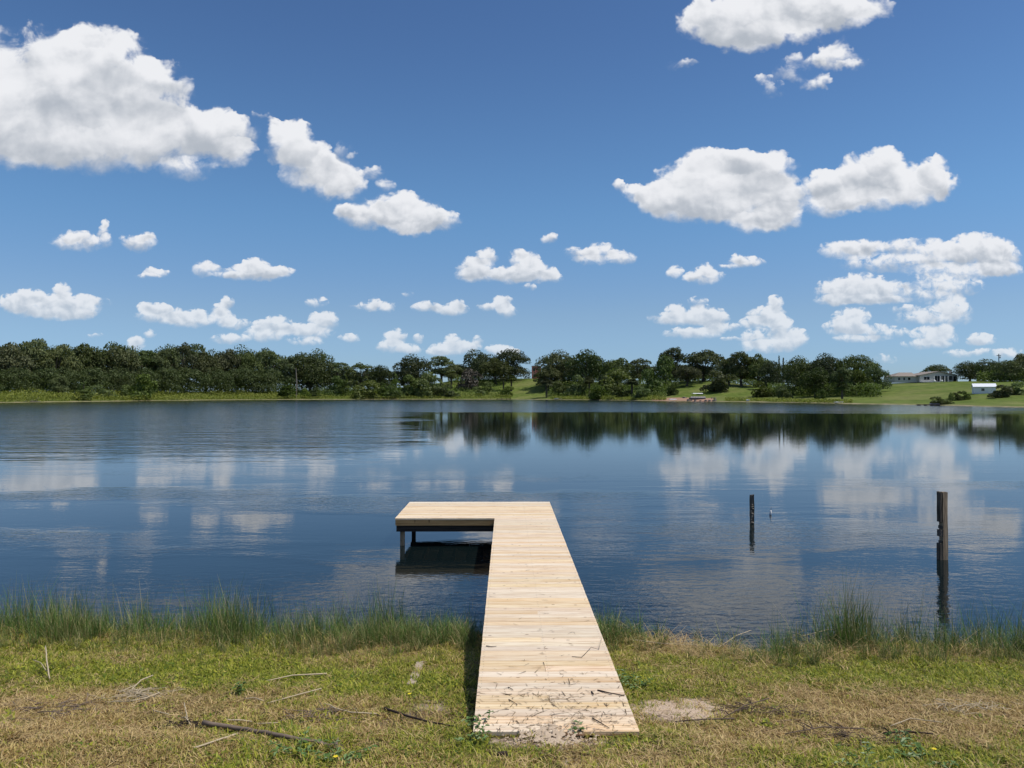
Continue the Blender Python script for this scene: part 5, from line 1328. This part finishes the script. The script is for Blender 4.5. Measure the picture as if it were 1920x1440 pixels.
brush(120, 1325, .30, .14, 70, .04, M_stick, 'brown litter of twigs on the dry patch at far left', 27)
# twigs lying on the dock itself
def deck_twig(pts, r0, label, mat=M_root):
    P = [Vector(((a - 951) / (b - 738) * (CAM_H - DZ), 1440 * (CAM_H - DZ) / (b - 738), DZ + .004 + c)) for a, b, c in pts]
    mb = MB(); mb.tube([p - P[0] for p in P], [r0 * (1 - .5 * i / (len(P) - 1)) for i in range(len(P))], 6)
    tag(mb.build('twig', mat, None, P[0], smooth=True), label, 'twig')
deck_twig([(1072, 1230, 0), (1090, 1232, .004), (1100, 1222, .004), (1108, 1216, .02), (1122, 1218, .006), (1128, 1202, .04)], .003, 'crooked dark twig near the right edge halfway along the walkway')
deck_twig([(1120, 1293, .002), (1140, 1299, .008), (1170, 1303, .002)], .007, 'dark curled leaf stalk near the right edge of the walkway, lower part')
deck_twig([(1109, 1296, .002), (1113, 1303, .012)], .008, 'dark stub of bark near the right edge of the walkway')
deck_twig([(912, 1210, .002), (922, 1213, .01), (931, 1211, .004)], .005, 'small curled bark piece near the left edge of the walkway')
deck_twig([(1065, 1275, .02), (1067, 1283, .003), (1080, 1281, .003)], .003, 'bent straw on the walkway right of its middle')
deck_twig([(953, 1287, .003), (962, 1292, .005)], .004, 'short brown twig left of the middle of the walkway')
deck_twig([(954, 1310, .003), (970, 1320, .006)], .004, 'brown twig left of the clippings on the walkway')
deck_twig([(1110, 1345, .003), (1128, 1356, .006), (1142, 1364, .003)], .005, 'long twig at the lower right of the walkway')
# a sunk board end in the grass left of the dock
a, b_ = ground_pt(772, 1282), ground_pt(790, 1240)
mb = MB(); d = (b_ - a); L = d.length; mb.box(-.045, .045, 0, L, -.03, .008, .003)
o = mb.build('sunken_board', M_board, None, a + Vector((0, 0, .012))); o.rotation_euler = (math.asin(d.z / L), 0, math.atan2(-d.x, d.y)); tag(o, 'weathered board sunk in the grass left of the dock', 'board')
# dark clod near the bottom
for (px, py, s, lab) in ((944, 1419, .045, 'dark clod of earth in the grass below the foot of the dock'), (711, 1343, .022, 'small dark stone at the end of the pale twig')):
    r = random.Random(px); c = ground_pt(px, py); mb = MB(); n = 8
    lo = [(math.cos(i * 6.28 / n) * s * r.uniform(.8, 1.2), math.sin(i * 6.28 / n) * s * .7, -.01) for i in range(n)]
    hi = [(p[0] * r.uniform(.5, .8), p[1] * r.uniform(.5, .8), s * r.uniform(.5, .8)) for p in lo]
    mb.add(lo + hi, [tuple(range(n, 2 * n))] + [(i, (i + 1) % n, (i + 1) % n + n, i + n) for i in range(n)]); tag(mb.build('clod', M_root, None, c + Vector((0, 0, .02))), lab, 'clod')

# ------------------------------------------------------------------ weeds and flowers
M_wleaf = simple_mat('weed_leaf', (.10, .17, .035), .5, .35, 30); M_wstem = simple_mat('weed_stem', (.12, .16, .05), .6, .2, 20); M_yel = simple_mat('yellow_petal', (.80, .62, .02), .5, .1, 20)
def leafy(px, py, hgt, nl, label, seed, spread=.10, size=.045, z=None):
    r = random.Random(seed); c = ground_pt(px, py); rt = empty('weed', c); tag(rt, label, 'weed')
    st = MB(); lf = MB(); k_ = max(2, nl // 7)
    for s in range(k_):
        a = r.uniform(0, 6.28); tip = Vector((math.cos(a) * spread, math.sin(a) * spread, hgt * r.uniform(.7, 1.1))); mid = tip * .5 + Vector((0, 0, hgt * .12)); st.tube([(0, 0, 0), mid, tip], [.003, .0022, .001], 5, cap=False)
        for q in range(nl // k_):
            t = r.uniform(.2, 1.0); p = mid * (2 * t) if t < .5 else mid.lerp(tip, 2 * t - 1)
            b = r.uniform(0, 6.28); L = size * r.uniform(.7, 1.3); d = Vector((math.cos(b), math.sin(b), r.uniform(-.1, .6))).normalized() * L; sd_ = d.cross(Vector((0, 0, 1))).normalized() * L * .26
            lf.add([p, p + d * .5 + sd_ + Vector((0, 0, .004)), p + d - Vector((0, 0, L * .2)), p + d * .5 - sd_ + Vector((0, 0, .004))], [(0, 1, 2, 3)])
    st.build('stem', M_wstem, rt); lf.build('leaves', M_wleaf, rt); return rt
leafy(902, 1368, .12, 40, 'leafy green weed at the left corner of the foot of the dock', 1, .12, .05)
leafy(880, 1388, .10, 40, 'low leafy weed just left of the foot of the dock', 2, .16, .045)
leafy(1086, 1378, .09, 36, 'grey-green tuft of weed in front of the foot of the dock', 3, .07, .05)
leafy(1735, 1432, .10, 60, 'broad-leaved weed with a yellow flower at lower right', 4, .20, .055)
leafy(1620, 1436, .08, 50, 'bright green low weed at the bottom edge, right', 5, .22, .045)
leafy(1700, 1400, .08, 40, 'dark green weed above the yellow flower at lower right', 6, .16, .045)
leafy(640, 1420, .10, 60, 'green weed patch beyond the right end of the thick pole', 7, .22, .05)
leafy(560, 1412, .10, 50, 'green weed growing beside the thick pole', 8, .18, .05)
leafy(455, 1300, .14, 30, 'upright dark weed in the grass at centre left', 9, .05, .05)
leafy(1160, 1278, .10, 50, 'bright green weed right of the walkway at mid length', 10, .16, .05)
leafy(1195, 1290, .09, 46, 'low green weed beside the walkway above the sandy patch', 11, .18, .05)
def flower(px, py, hgt, label):
    c = ground_pt(px, py); rt = empty('flower', c); tag(rt, label, 'flower')
    mb = MB(); mb.tube([(0, 0, 0), (.004, 0, hgt * .6), (0, 0, hgt)], [.002, .0015, .0015], 5); mb.build('stem', M_wstem, rt)
    mb = MB()
    for k in range(8):
        a = k * 6.283 / 8; d = Vector((math.cos(a), math.sin(a), .25)); s = Vector((-math.sin(a), math.cos(a), 0)); p = Vector((0, 0, hgt))
        mb.add([p, p + d * .012 + s * .006, p + d * .02, p + d * .012 - s * .006], [(0, 1, 2, 3)])
    mb.tube([(0, 0, hgt - .002), (0, 0, hgt + .005)], [.006, .004], 8); mb.build('blossom', M_yel, rt)
flower(1750, 1428, .10, 'yellow flower on the broad-leaved weed at lower right')
flower(769, 1312, .07, 'small yellow flower above the sandy patch left of the dock')
flower(632, 1436, .08, 'small yellow flower at the bottom edge, left of the dock')
